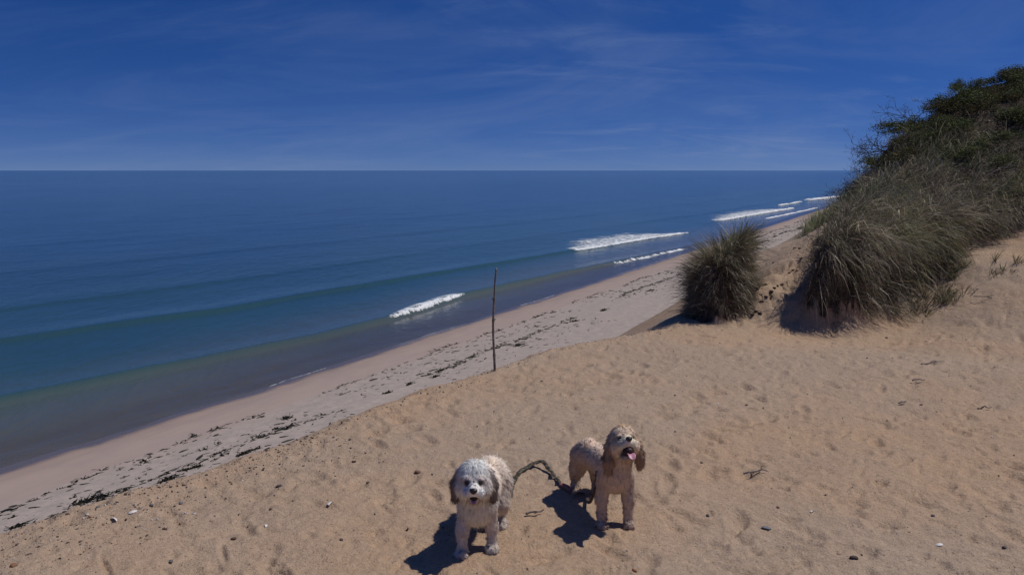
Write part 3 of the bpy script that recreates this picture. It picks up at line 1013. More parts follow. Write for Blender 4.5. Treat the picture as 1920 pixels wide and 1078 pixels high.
def build_shrubs():
    ms = shrub_meshes()
    cand = []
    rng = np.random.default_rng(5)
    S = rng.uniform(12.4, 19, 5000); T = rng.uniform(-7.5, .9, 5000)
    X, Y = xy(S, T); Z = base_height(X, Y)
    thr = 6.9 + .22 * fbm(S * .8, T * .8, 47, 2)
    for x, y, z, k in zip(X, Y, Z, Z > thr):
        if not k: continue
        if all((x - a) ** 2 + (y - b) ** 2 > .36 ** 2 for a, b, _ in cand): cand.append((x, y, z))
        if len(cand) >= 240: break
    for i, (x, y, z) in enumerate(cand):
        root = empty('shrub', (x, y, z), rng.uniform(0, 6.28))
        k = rng.uniform(.45, .72); root.scale = (k * 1.35, k * 1.35, k * .72)
        fm, bm_ = ms[rng.integers(0, 6)]
        obj('foliage', fm, None, root); obj('stems', bm_, None, root)
        tag(root, 'low dark green shrub in the thicket along the dune top', 'shrub', 'shrubs of the dune-top thicket')
    # the dead one whose bare limbs reach out over the scarp
    for px, py, d, h, rx, lab, sd in [(1716, 232, 15.0, .75, (-.5, -.25), 'dead grey shrub with bare limbs rising against the sky on the dune shoulder', 3),
                                      (1672, 268, 14.2, .70, (-.9, -.2), 'dead grey shrub with bare limbs leaning out over the seaward scarp', 8)]:
        q = at_dist(px, py, d); z = gz(q[0], q[1])
        rng = np.random.default_rng(sd)
        br, tips = twig_tree(rng, h, .8, 3, bare=True)
        M = Matrix.Rotation(rx[0], 3, 'Y') @ Matrix.Rotation(rx[1], 3, 'X')
        Mn = np.array(M)
        B = join([tube(np.array(p) @ Mn.T, np.array(r) * .85, 5) for p, r in br])
        root = empty('dead_shrub', (q[0], q[1], z - .03))
        obj('limbs', mesh_np('limbs', *B), M_BARK, root)
        n = 260
        tw = tips[rng.integers(0, len(tips), n)] @ Mn.T
        W = blades(tw, rng.normal(size=(n, 3)), rng.uniform(.03, .12, n), np.full(n, .004), np.zeros(n), np.repeat([[.06, .05, .045]], n, 0), levels=3)
        obj('twigs', mesh_np('twigs', W[0], W[1], W[2], False, attrs={'tint': W[3]}), M_LEAF, root)['kind'] = 'stuff'
        tag(root, lab, 'dead shrub')
    # brittle dead stems sticking out of the scarp face
    for px, py, d, lab, sd in [(1648, 300, 13.9, 'small leafless twiggy bush on the upper seaward scarp', 21), (1625, 345, 13.3, 'small leafless twiggy bush on the scarp at horizon height', 22),
                               (1605, 385, 12.8, 'small leafless twiggy bush lowest on the seaward scarp', 23)]:
        q = at_dist(px, py, d); z = gz(q[0], q[1])
        rng = np.random.default_rng(sd)
        br, tips = twig_tree(rng, .38, 1.0, 3, bare=True)
        Mn = np.array(Matrix.Rotation(-.9, 3, 'Y'))
        root = empty('twiggy_bush', (q[0], q[1], z - .02))
        obj('limbs', mesh_np('limbs', *join([tube(np.array(p) @ Mn.T, np.array(r) * .5, 4) for p, r in br])), M_BARK, root)
        n = 700
        tw = tips[rng.integers(0, len(tips), n)] @ Mn.T + rng.normal(size=(n, 3)) * .03
        W = blades(tw, rng.normal(size=(n, 3)) + np.array([-.5, 0, .2]), rng.uniform(.03, .10, n), np.full(n, .005), np.zeros(n), np.repeat([[.075, .055, .05]], n, 0), levels=3)
        obj('twigs', mesh_np('twigs', W[0], W[1], W[2], False, attrs={'tint': W[3]}), M_LEAF, root)['kind'] = 'stuff'
        tag(root, lab, 'bush')


# ------------------------------------------------------------------ breaking waves


def mat_foam():
    m = NT('sea foam'); p = pos(m)
    k = m.n('ShaderNodeAttribute', attribute_name='fade').outputs['Fac']
    v = m.noise(p, 5, 5, .7); w = m.noise(p, 7, 5, .75, .5)
    c = m.mix(m.ramp(v, .3, .65), (.62, .66, .68), (.86, .87, .87))
    a = m.ramp(m.math('ADD', k, m.math('MULTIPLY', m.math('SUBTRACT', w, .5), 2.6)), .38, .75)
    t = m.n('ShaderNodeBsdfTransparent')
    x = m.n('ShaderNodeMixShader'); m.l(a, x.inputs[0]); m.l(t.outputs[0], x.inputs[1]); m.l(m.bsdf(c, .9, .2, m.bump(v, .8, .06)), x.inputs[2])
    return m.done(x.outputs[0])


def mat_lace():
    m = NT('foam lace'); p = pos(m)
    k = m.n('ShaderNodeAttribute', attribute_name='fade').outputs['Fac']
    w = m.n('ShaderNodeVectorMath', operation='ADD'); m.l(p, w.inputs[0])
    nz = m.n('ShaderNodeTexNoise'); nz.inputs['Scale'].default_value = 1.2; nz.inputs['Detail'].default_value = 4; m.l(p, nz.inputs['Vector'])
    m.l(nz.outputs[1], w.inputs[1])
    vo = m.n('ShaderNodeTexVoronoi', feature='DISTANCE_TO_EDGE'); vo.inputs['Scale'].default_value = 1.1; m.l(w.outputs[0], vo.inputs['Vector'])
    vo2 = m.n('ShaderNodeTexVoronoi', feature='DISTANCE_TO_EDGE'); vo2.inputs['Scale'].default_value = 2.6; m.l(w.outputs[0], vo2.inputs['Vector'])
    e = m.math('MAXIMUM', m.ramp(vo.outputs['Distance'], .02, .22, 1, 0), m.math('MULTIPLY', m.ramp(vo2.outputs['Distance'], .02, .2, 1, 0), .7))
    big = m.noise(p, .45, 3, .6)
    a = m.math('MULTIPLY', e, m.ramp(m.math('ADD', k, m.math('MULTIPLY', m.math('SUBTRACT', big, .5), .9)), .25, .85))
    d = m.n('ShaderNodeBsdfDiffuse'); d.inputs[0].default_value = (.72, .75, .76, 1)
    t = m.n('ShaderNodeBsdfTransparent')
    x = m.n('ShaderNodeMixShader'); m.l(a, x.inputs[0]); m.l(t.outputs[0], x.inputs[1]); m.l(d.outputs[0], x.inputs[2])
    return m.done(x.outputs[0])


def build_waves():
    MF, ML = mat_foam(), mat_lace()
    # (crest index or explicit t line, s0, s1, roll height, roll width, lace depth, label)
    W = [(0, 29.6, 37.6, .11, .30, 1.2, 'short white breaking wave just left of the driftwood stick'),
         (1, 63.0, 89.5, .12, .50, 8.0, 'long white breaking wave with a patch of lacy foam behind it'),
         (([54, 58, 64, 72], [21.9, 21.3, 20.7, 19.8]), 54.5, 71.5, .05, .40, 0.0, 'thin white wash running up the beach below the long breaker'),
         (1, 110, 158, .20, .8, 7.5, 'far white breaker beyond the grass hummock, with foam behind'),
         (([118, 140, 162], [22.8, 21.6, 20.5]), 120, 161, .12, .8, 0.0, 'thin far line of white wash near the beach'),
         (([166, 176, 190], [29.0, 28.2, 27.5]), 167, 188, .24, 1.0, 0.0, 'tiny white breaker between the two far breakers'),
         (([196, 210, 240], [28.5, 26.0, 23.0]), 196, 240, .34, 1.6, 6.0, 'farthest white breaker beside the dune scarp')]
    for ci, s0, s1, h, wd, lace, lab in W:
        n = int(min(500, max(160, (s1 - s0) / .05)))
        s = np.linspace(s0, s1, n)
        tc = crest_t(ci, s) if isinstance(ci, int) else np.interp(s, ci[0], ci[1]) + .25 * fbm(s * .15, s * 0, 77, 3)
        u = (s - s0) / (s1 - s0)
        env = np.clip(np.minimum(u / .10, (1 - u) / .06), 0, 1) ** .6
        env = env * (.55 + .5 * vnoise(s * .5 / max(wd, .4), s * 0, 7)) * (.45 + .75 * vnoise(s * 4.5 / max(wd, .4) * .6, s * 0 + 2, 9))
        m = 14
        m = 20; th = np.linspace(0, np.pi, m)
        S = np.repeat(s[:, None], m, 1)
        rad = 1 + .55 * fbm(S * 5.0 / wd, np.repeat(th[None] * 3.2, n, 0), 12, 4, .8)
        Tt = tc[:, None] - wd * .35 + np.cos(th)[None] * wd * .5 * rad * (env[:, None] * .8 + .2)
        base = sea_height(S, Tt)
        Z = base - .03 + np.sin(th)[None] ** .8 * h * rad * env[:, None]
        X, Y = xy(S, Tt)
        o0 = np.array([*xy(s.mean(), tc.mean()), 0.0])
        V = np.stack([X.ravel(), Y.ravel(), Z.ravel()], 1) - o0
        root = empty('breaking_wave', o0)
        obj('foam_roll', mesh_np('foam_roll', V, grid_faces(n, m)[:, ::-1], attrs={'fade': ((.25 + .75 * np.sin(th)[None] ** .6) * np.clip(env[:, None] * 1.5, 0, 1)).ravel()}), MF, root)
        if lace:
            m = 40
            v = np.linspace(0, 1, m)
            S, Vv = np.meshgrid(s, v, indexing='ij')
            Tt = tc[:, None] - wd * .3 + Vv * lace * np.minimum(1, .08 + u * 2.4)[:, None]
            Z = sea_height(S, Tt) + .035
            X, Y = xy(S, Tt)
            fade = (1 - Vv) * (1 - sstep(.75, 1.0, u))[:, None] * sstep(0, .06, u)[:, None] * 1.15
            obj('foam_lace', mesh_np('foam_lace', np.stack([X.ravel(), Y.ravel(), Z.ravel()], 1) - o0, grid_faces(n, m), attrs={'fade': fade.ravel()}), ML, root)
        tag(root, lab, 'wave', 'small waves breaking along the shore')
    # thin wash edges where the water runs up the sand
    for s0, s1, lab in [(18.6, 21.4, 'faint white swash line on the wet sand at the left'), (36.5, 40.5, 'faint white swash line on the wet sand right of the stick')]:
        s = np.linspace(s0, s1, 120); t = 19.05 + .35 * fbm(s * .5, s * 0, 18, 3) + .05 * fbm(s * 4, s * 0, 19, 2)
        # follow the real water's edge
        for _ in range(6):
            x, y = xy(s, t); t = t + (beach_height(x, y) - sea_height(s, t) - .012) * 3.0
        u = (s - s0) / (s1 - s0); w = .035 * np.sin(np.pi * u) ** .7 * np.maximum(.02, 2 * vnoise(s * 4, s * 0, 4) - .5)
        rows = []
        for k in (-1, -.4, .4, 1):
            tt = t + w * k; x, y = xy(s, tt); z = np.maximum(sea_height(s, tt), beach_height(x, y)) + (.002 if abs(k) == 1 else .008)
            rows.append(np.stack([x, y, z], 1))
        V = np.stack(rows, 1).reshape(-1, 3); o0 = V.mean(0)
        tag(obj('swash_line', mesh_np('swash_line', V - o0, grid_faces(120, 4), attrs={'fade': np.full(len(V), .75)}), ML, loc=o0), lab, 'swash')
#@@PART3
# ------------------------------------------------------------------ dogs


def surface_nets(f, o, h):
    """one closed smooth surface round the negative region of the sampled field f"""
    ins = f < 0
    nx, ny, nz = f.shape
    acc = np.zeros((nx - 1, ny - 1, nz - 1, 3)); cnt = np.zeros((nx - 1, ny - 1, nz - 1))
    cor = [(a, b, c) for a in (0, 1) for b in (0, 1) for c in (0, 1)]
    def cv(a, A): return A[a[0]:nx - 1 + a[0], a[1]:ny - 1 + a[1], a[2]:nz - 1 + a[2]]
    for p in cor:
        for ax in range(3):
            if p[ax]: continue
            q = list(p); q[ax] = 1; q = tuple(q)
            fa = cv(p, f); fb = cv(q, f); x = (fa < 0) != (fb < 0)
            w = np.where(x, fa / (fa - fb + 1e-12), 0)
            pt = np.array(p, float)[None, None, None] + w[..., None] * np.eye(3)[ax]
            acc += pt * x[..., None]; cnt += x
    act = cnt > 0
    ids = -np.ones(act.shape, int); ids[act] = np.arange(act.sum())
    I = np.argwhere(act)
    V = (I + acc[act] / cnt[act][:, None]) * h + o
    F = []
    for ax in range(3):
        sl = [slice(None)] * 3; sr = [slice(None)] * 3
        sl[ax] = slice(0, -1); sr[ax] = slice(1, None)
        a = ins[tuple(sl)]; b = ins[tuple(sr)]
        E = np.argwhere(a != b); flip = a[tuple(E.T)]
        u, v = (ax + 1) % 3, (ax + 2) % 3
        ok = (E[:, u] > 0) & (E[:, v] > 0); E = E[ok]; flip = flip[ok]
        du = np.zeros(3, int); du[u] = 1; dv = np.zeros(3, int); dv[v] = 1
        q = np.stack([ids[tuple((E - du - dv).T)], ids[tuple((E - dv).T)], ids[tuple(E.T)], ids[tuple((E - du).T)]], 1)
        q[~flip] = q[~flip][:, ::-1]
        F.append(q)
    F = np.vstack(F); F = F[(F >= 0).all(1)]
    return V, F


class Dog:
    """a dog modelled as one soft-blended solid; every limb is a tapered segment or an ellipsoid"""

    def __init__(self): self.p = []

    def seg(self, reg, a, b, ra, rb, k=.025): self.p.append(('s', reg, np.array(a, float), np.array(b, float), ra, rb, k))

    def chain(self, reg, pts, k=.025):
        for (a, ra), (b, rb) in zip(pts[:-1], pts[1:]): self.seg(reg, a, b, ra, rb, k)

    def ell(self, reg, c, r, rot=(0, 0, 0), k=.025):
        from mathutils import Euler
        R = np.array(Euler(rot).to_matrix()).T
        self.p.append(('e', reg, np.array(c, float), np.array(r, float), R, None, k))

    def each(self, P, q):
        if q[0] == 's':
            _, _, a, b, ra, rb, _ = q
            ab = b - a; t = np.clip(((P - a) @ ab) / (ab @ ab), 0, 1)
            return np.linalg.norm(P - (a + t[..., None] * ab), axis=-1) - (ra + (rb - ra) * t)
        _, _, c, r, R, _, _ = q
        L = (P - c) @ R.T
        k0 = np.linalg.norm(L / r, axis=-1); k1 = np.linalg.norm(L / r ** 2, axis=-1) + 1e-9
        return k0 * (k0 - 1) / k1

    def field(self, P):
        d = None
        for q in self.p:
            e = self.each(P, q); d = e if d is None else smin(d, e, q[-1])
        return d

    def body(self, lo, hi, h):
        ax = [np.arange(lo[i], hi[i] + h, h) for i in range(3)]
        G = np.stack(np.meshgrid(*ax, indexing='ij'), -1)
        f = np.full(G.shape[:3], 1.0)
        sh = G.shape[:3]
        f = self.field(G.reshape(-1, 3).astype(np.float32)).reshape(sh)
        return surface_nets(f, np.array(lo), h)

    def regions(self, P):
        D = np.stack([self.each(P, q) for q in self.p], 1)
        return D.argmin(1)


def tri_sample(V, F, n):
    T = np.vstack([F[:, [0, 1, 2]], F[:, [0, 2, 3]]])
    a, b, c = V[T[:, 0]], V[T[:, 1]], V[T[:, 2]]
    cr = np.cross(b - a, c - a); ar = np.linalg.norm(cr, axis=1)
    k = RNG.choice(len(T), n, p=ar / ar.sum())
    r1 = np.sqrt(RNG.random(n))[:, None]; r2 = RNG.random(n)[:, None]
    return a[k] * (1 - r1) + b[k] * r1 * (1 - r2) + c[k] * r1 * r2, T[k]


def vert_normals(V, F):
    n = np.cross(V[F[:, 2]] - V[F[:, 0]], V[F[:, 3]] - V[F[:, 1]])
    N_ = np.zeros_like(V)
    for i in range(4): np.add.at(N_, F[:, i], n)
    return N_ / (np.linalg.norm(N_, axis=1, keepdims=True) + 1e-12)


def away(p, down=.5):
    p = np.array(p, float)
    def f(P):
        d = P - p; d /= np.linalg.norm(d, axis=1, keepdims=True) + 1e-9
        return d * 1.1 + np.array([0, 0, -down])
    return f


def make_dog(root, dog, lo, hi, style, nf, bare, head_dir):
    """style: region -> (colour, fur length, comb direction, lift, curl)"""
    V, F = dog.body(lo, hi, .0055)
    VN = vert_normals(V, F)
    names = [q[1] for q in dog.p]
    rid = dog.regions(V)
    base = np.array([style[names[i]][0] for i in range(len(names))])
    D = np.stack([dog.each(V, q) for q in dog.p], 1)
    w = np.exp(-(D - D.min(1, keepdims=True)) / .008); w /= w.sum(1, keepdims=True)
    vc = w @ base
    for c, r, soft in bare[:2]:
        vc = vc * (.12 + .88 * sstep(r, r + .010, np.linalg.norm(V - np.array(c), axis=1)))[:, None]
    body = obj('body', mesh_np('body', V, F, attrs={'tint': vc}), M_FURSKIN, root)
    P, T = tri_sample(V, F, nf)
    nn = VN[T[:, 0]] + VN[T[:, 1]] + VN[T[:, 2]]; nn /= np.linalg.norm(nn, axis=1, keepdims=True)
    D = np.stack([dog.each(P, q) for q in dog.p], 1)
    w = np.exp(-(D - D.min(1, keepdims=True)) / .006); w /= w.sum(1, keepdims=True)
    col = w @ base
    for c, r, soft in bare[:2]:
        dd = np.linalg.norm(P - np.array(c), axis=1)
        col = col * (.42 + .58 * sstep(r, r + .012, dd))[:, None]
    ln = w @ np.array([style[names[i]][1] for i in range(len(names))])
    comb = np.zeros((nf, 3))
    for i in range(len(names)):
        c = style[names[i]][2]
        comb += w[:, i:i + 1] * (c(P) if callable(c) else np.array(c, float))
    lift = w @ np.array([style[names[i]][3] for i in range(len(names))], float)
    crl = w @ np.array([style[names[i]][4] for i in range(len(names))], float)
    # keep eyes, nose and mouth clear
    keep = np.ones(nf, bool)
    for c, r, soft in bare:
        dd = np.linalg.norm(P - np.array(c), axis=1)
        keep &= dd > r
        ln *= np.clip(.30 + .70 * sstep(r, r + soft, dd), 0, 1)
    keep &= P[:, 2] > .004
    P, nn, col, ln, comb, lift, crl = P[keep], nn[keep], col[keep], ln[keep], comb[keep], lift[keep], crl[keep]
    n = len(P)
    # comb direction kept along the surface
    tang = comb - nn * (comb * nn).sum(1, keepdims=True)
    d = nn * lift[:, None] + tang + RNG.normal(size=(n, 3)) * .16
    ln = ln * RNG.uniform(.60, 1.20, n) * np.where(RNG.random(n) < .05, 1.6, 1)
    # locks: neighbouring hairs share a bend and a shade
    nl = max(300, n // 26)
    li = RNG.choice(n, nl, replace=False)
    kd = KDTree(nl)
    for i, j in enumerate(li): kd.insert(P[j], i)
    kd.balance()
    own = np.array([kd.find(p)[1] for p in P])
    lb = RNG.normal(size=(nl, 3)); lsh = RNG.uniform(.88, 1.10, nl); lph = RNG.uniform(0, 6.28, nl)
    pull = (P[li][own] + nn[li][own] * ln[:, None] * .8 - P) / (ln[:, None] + 1e-6)
    d = d + lb[own] * (.04 + crl[:, None] * .60) + pull * .30
    lev = 5
    cu = np.zeros((n, lev, 3))
    e1 = np.cross(nn, lb[own]); e1 /= np.linalg.norm(e1, axis=1, keepdims=True) + 1e-9
    e2 = np.cross(nn, e1)
    for k in range(1, lev):
        ph = lph[own] + k * 1.9
        cu[:, k] = (e1 * np.cos(ph)[:, None] + e2 * np.sin(ph)[:, None]) * (crl * 1.5)[:, None]
    tint = np.minimum(col * 1.30, .95) * (lsh[own] * RNG.uniform(.86, 1.14, n))[:, None]
    W = blades(P - nn * .002, d, ln, RNG.uniform(.0016, .0030, n), .25 + .2 * RNG.random(n), tint, levels=lev, curl=cu, side=nn + RNG.normal(size=(n, 3)) * .35)
    m = W[4]
    hair_n = np.repeat(nn * .9 + d / np.linalg.norm(d, axis=1, keepdims=True) * .25, m, 0)
    hair_n /= np.linalg.norm(hair_n, axis=1, keepdims=True)
    fur = obj('fur', mesh_np('fur', W[0], W[1], W[2], True, normals=hair_n, attrs={'tint': W[3]}), M_FUR, root)
    fur['kind'] = 'stuff'
    return body


M_FUR = mat_attr('dog fur', .75, .15, .10)
M_FURSKIN = mat_attr('dog undercoat', .9, .1)
M_NOSE = mat_noise('wet black nose', (.010, .009, .010), (.022, .02, .022), 300, .35, .5, .3, .001)
M_EYE = mat_noise('dark eye', (.010, .007, .005), (.016, .011, .008), 30, .12, .5, 0, .001)
M_MOUTH = mat_noise('dark mouth', (.020, .010, .012), (.035, .015, .018), 80, .5, .3)
M_TONGUE = mat_noise('tongue', (.46, .20, .27), (.58, .30, .38), 60, .45, .4, .2, .001)


def blob(name, mat, c, r, parent, rot=(0, 0, 0), shape=None):
    from mathutils import Euler
    R = np.array(Euler(rot).to_matrix())
    V = SPH_V.copy()
    if shape is not None: V = shape(V)
    V = (V * np.array(r)) @ R.T
    return obj(name, mesh_np(name, V, None, SPH_F), mat, parent, loc=c)


def nose_shape(V):
    V = V.copy()
    V[:, 0] *= 1 + .30 * V[:, 2]                      # wider above
    for sx in (-1, 1):                               # nostrils
        d = np.linalg.norm((V - np.array([sx * .5, -.8, -.25])) * np.array([1, .6, 1]), axis=1)
        V[:, 1] += .28 * np.exp(-(d / .25) ** 2)
    return V


def tongue_mesh(pts, wid):
    P = spline(pts, 14); n = len(P); m = 9
    u = np.linspace(-1, 1, m)
    V = []
    for i in range(n):
        f = i / (n - 1)
        w = wid * (0.85 + .35 * f) * math.sqrt(max(0.02, 1 - max(0, (f - .72) / .29) ** 2))
        for j in range(m):
            V.append(P[i] + np.array([u[j] * w, -.10 * w * (1 - u[j] ** 2) * 0, -.0 - .22 * w * (1 - abs(u[j])) + .10 * w * u[j] ** 2]))
    V = np.array(V); B = V + np.array([0, .003, -.004])
    F = grid_faces(n, m)
    o = len(V)
    rim = list(range(m)) + [i * m + m - 1 for i in range(1, n)] + [(n - 1) * m + j for j in range(m - 2, -1, -1)] + [i * m for i in range(n - 2, 0, -1)]
    S = [(rim[i], rim[(i + 1) % len(rim)], rim[(i + 1) % len(rim)] + o, rim[i] + o) for i in range(len(rim))]
    return mesh_np('tongue', np.vstack([V, B]), np.vstack([F, F[:, ::-1] + o, np.array(S)]))


LX, LY = -0.148, 3.18
RX, RY = 0.47, 3.43
L_FEET = [(-.064, -.022), (.063, .018), (.098, .255), (-.045, .30)]
R_FEET = [(-.062, .0), (.060, .0), (-.150, .385), (-.048, .37)]
FEET += [(LX + a, LY + b) for a, b in L_FEET] + [(RX + a, RY + b) for a, b in R_FEET]


def paw(D, reg, x, y, z=.016):
    D.ell(reg, (x, y - .008, z + .000), (.022, .030, .017), k=.014)
    for dx in (-.016, -.0055, .0055, .016):
        D.ell(reg, (x + dx * .9, y - .030 + abs(dx) * .4, z - .004), (.0075, .012, .010), k=.005)


def build_white_dog():
    zg = gz(*[LX + 0, LY + 0]) if False else float(np.mean([gz(*f) for f in FEET[:4]]))
    root = empty('dog', (LX, LY, zg - .003))
    D = Dog()
    # trunk
    D.ell('chest', (0, .035, .208), (.067, .080, .082))
    D.ell('back', (.022, .17, .230), (.067, .12, .074))
    D.ell('rump', (.046, .28, .230), (.068, .082, .074))
    D.seg('chest', (0, .03, .24), (-.004, -.02, .315), .068, .062)
    # fore legs
    for (fx, fy), sx in zip(L_FEET[:2], (-1, 1)):
        D.chain('foreleg', [((sx * .046, .03, .190), .034), ((fx * .95, fy + .022, .105), .021), ((fx, fy + .006, .03), .018)], .02)
        paw(D, 'paw', fx, fy)
    # hind legs
    for (fx, fy), sx in zip(L_FEET[2:], (1, -1)):
        D.chain('hindleg', [((.045 + sx * .040, .28, .20), .060), ((fx * .9, fy - .03, .125), .040), ((fx, fy + .045, .075), .022), ((fx, fy + .01, .025), .021)], .02)
        paw(D, 'paw', fx, fy)
    D.chain('tail', [((.03, .365, .245), .022), ((.085, .37, .235), .020), ((.118, .33, .175), .017), ((.112, .29, .125), .010)], .015)
    # head
    hc = np.array([-.008, -.045, .350])
    D.ell('crown', hc + (0, .012, .012), (.064, .062, .056))
    D.ell('cheek', hc + (-.032, -.022, -.030), (.038, .042, .040)); D.ell('cheek', hc + (.032, -.022, -.030), (.038, .042, .040))
    D.ell('brow', hc + (-.022, -.046, .014), (.024, .020, .016), k=.015); D.ell('brow', hc + (.022, -.046, .014), (.024, .020, .016), k=.015)
    D.seg('muzzle', hc + (.002, -.045, -.016), hc + (.002, -.086, -.018), .033, .024, .015)
    D.ell('muzzle', hc + (-.016, -.076, -.030), (.021, .024, .019), k=.012); D.ell('muzzle', hc + (.020, -.076, -.030), (.021, .024, .019), k=.012)
    D.ell('beard', hc + (.002, -.055, -.064), (.025, .028, .016), k=.012)
    for sx in (-1, 1):
        D.chain('ear', [(hc + (sx * .056, .012, .020), .016), (hc + (sx * .074, .004, -.025), .018), (hc + (sx * .078, -.004, -.078), .014)], .012)
    dn = (0, 0, -1)
    W0 = (.80, .74, .70); CR = (.50, .42, .35)
    top = hc + (0, .03, .07)
    style = {'chest': ((.76, .69, .62), .027, dn, .42, .12), 'back': ((.72, .62, .53), .026, (0, .7, -.5), .35, .12), 'rump': ((.65, .55, .47), .028, (0, .5, -.8), .35, .12),
             'foreleg': ((.68, .60, .53), .016, dn, .5, .30), 'hindleg': ((.62, .53, .45), .020, dn, .45, .25), 'paw': ((.66, .58, .50), .018, (0, -.4, -.6), .5, .3),
             'tail': ((.80, .73, .66), .030, dn, .35, .12), 'crown': (W0, .022, away(top, .3), .30, .03), 'cheek': ((.78, .69, .62), .022, (0, -.1, -1), .38, .03),
             'brow': ((.72, .64, .58), .012, (0, -.5, -.5), .4, .03), 'muzzle': ((.84, .78, .73), .012, (0, .1, -.7), .45, .03), 'beard': ((.62, .51, .42), .014, (0, -.4, -.9), .4, .05),
             'ear': ((.17, .13, .115), .026, dn, .2, .03)}
    E1, E2 = hc + (-.027, -.064, .004), hc + (.027, -.064, .004)
    ns = hc + (.002, -.110, -.012); mo = hc + (.002, -.088, -.050)
    make_dog(root, D, (-.17, -.22, -.002), (.19, .46, .47), style, 88000, [(E1, .010, .022), (E2, .010, .022), (ns, .017, .022), (mo, .017, .012)], None)
    for e in (E1, E2):
        blob('eye', M_EYE, e + (0, -.001, 0), (.0085, .007, .0075), root)
    blob('nose', M_NOSE, ns, (.0155, .012, .0125), root, (-.25, 0, 0), nose_shape)
    blob('mouth', M_MOUTH, mo + (0, .004, .0), (.017, .014, .014), root, (.3, 0, 0))
    t = tongue_mesh([(0, .008, .0), (0, -.008, -.006), (0, -.014, -.012)], .0095)
    obj('tongue', t, M_TONGUE, root, loc=mo + (0, -.003, -.004))
    tag(root, 'shaggy white dog with dark brown ears facing the camera on the sand', 'dog')
    return root


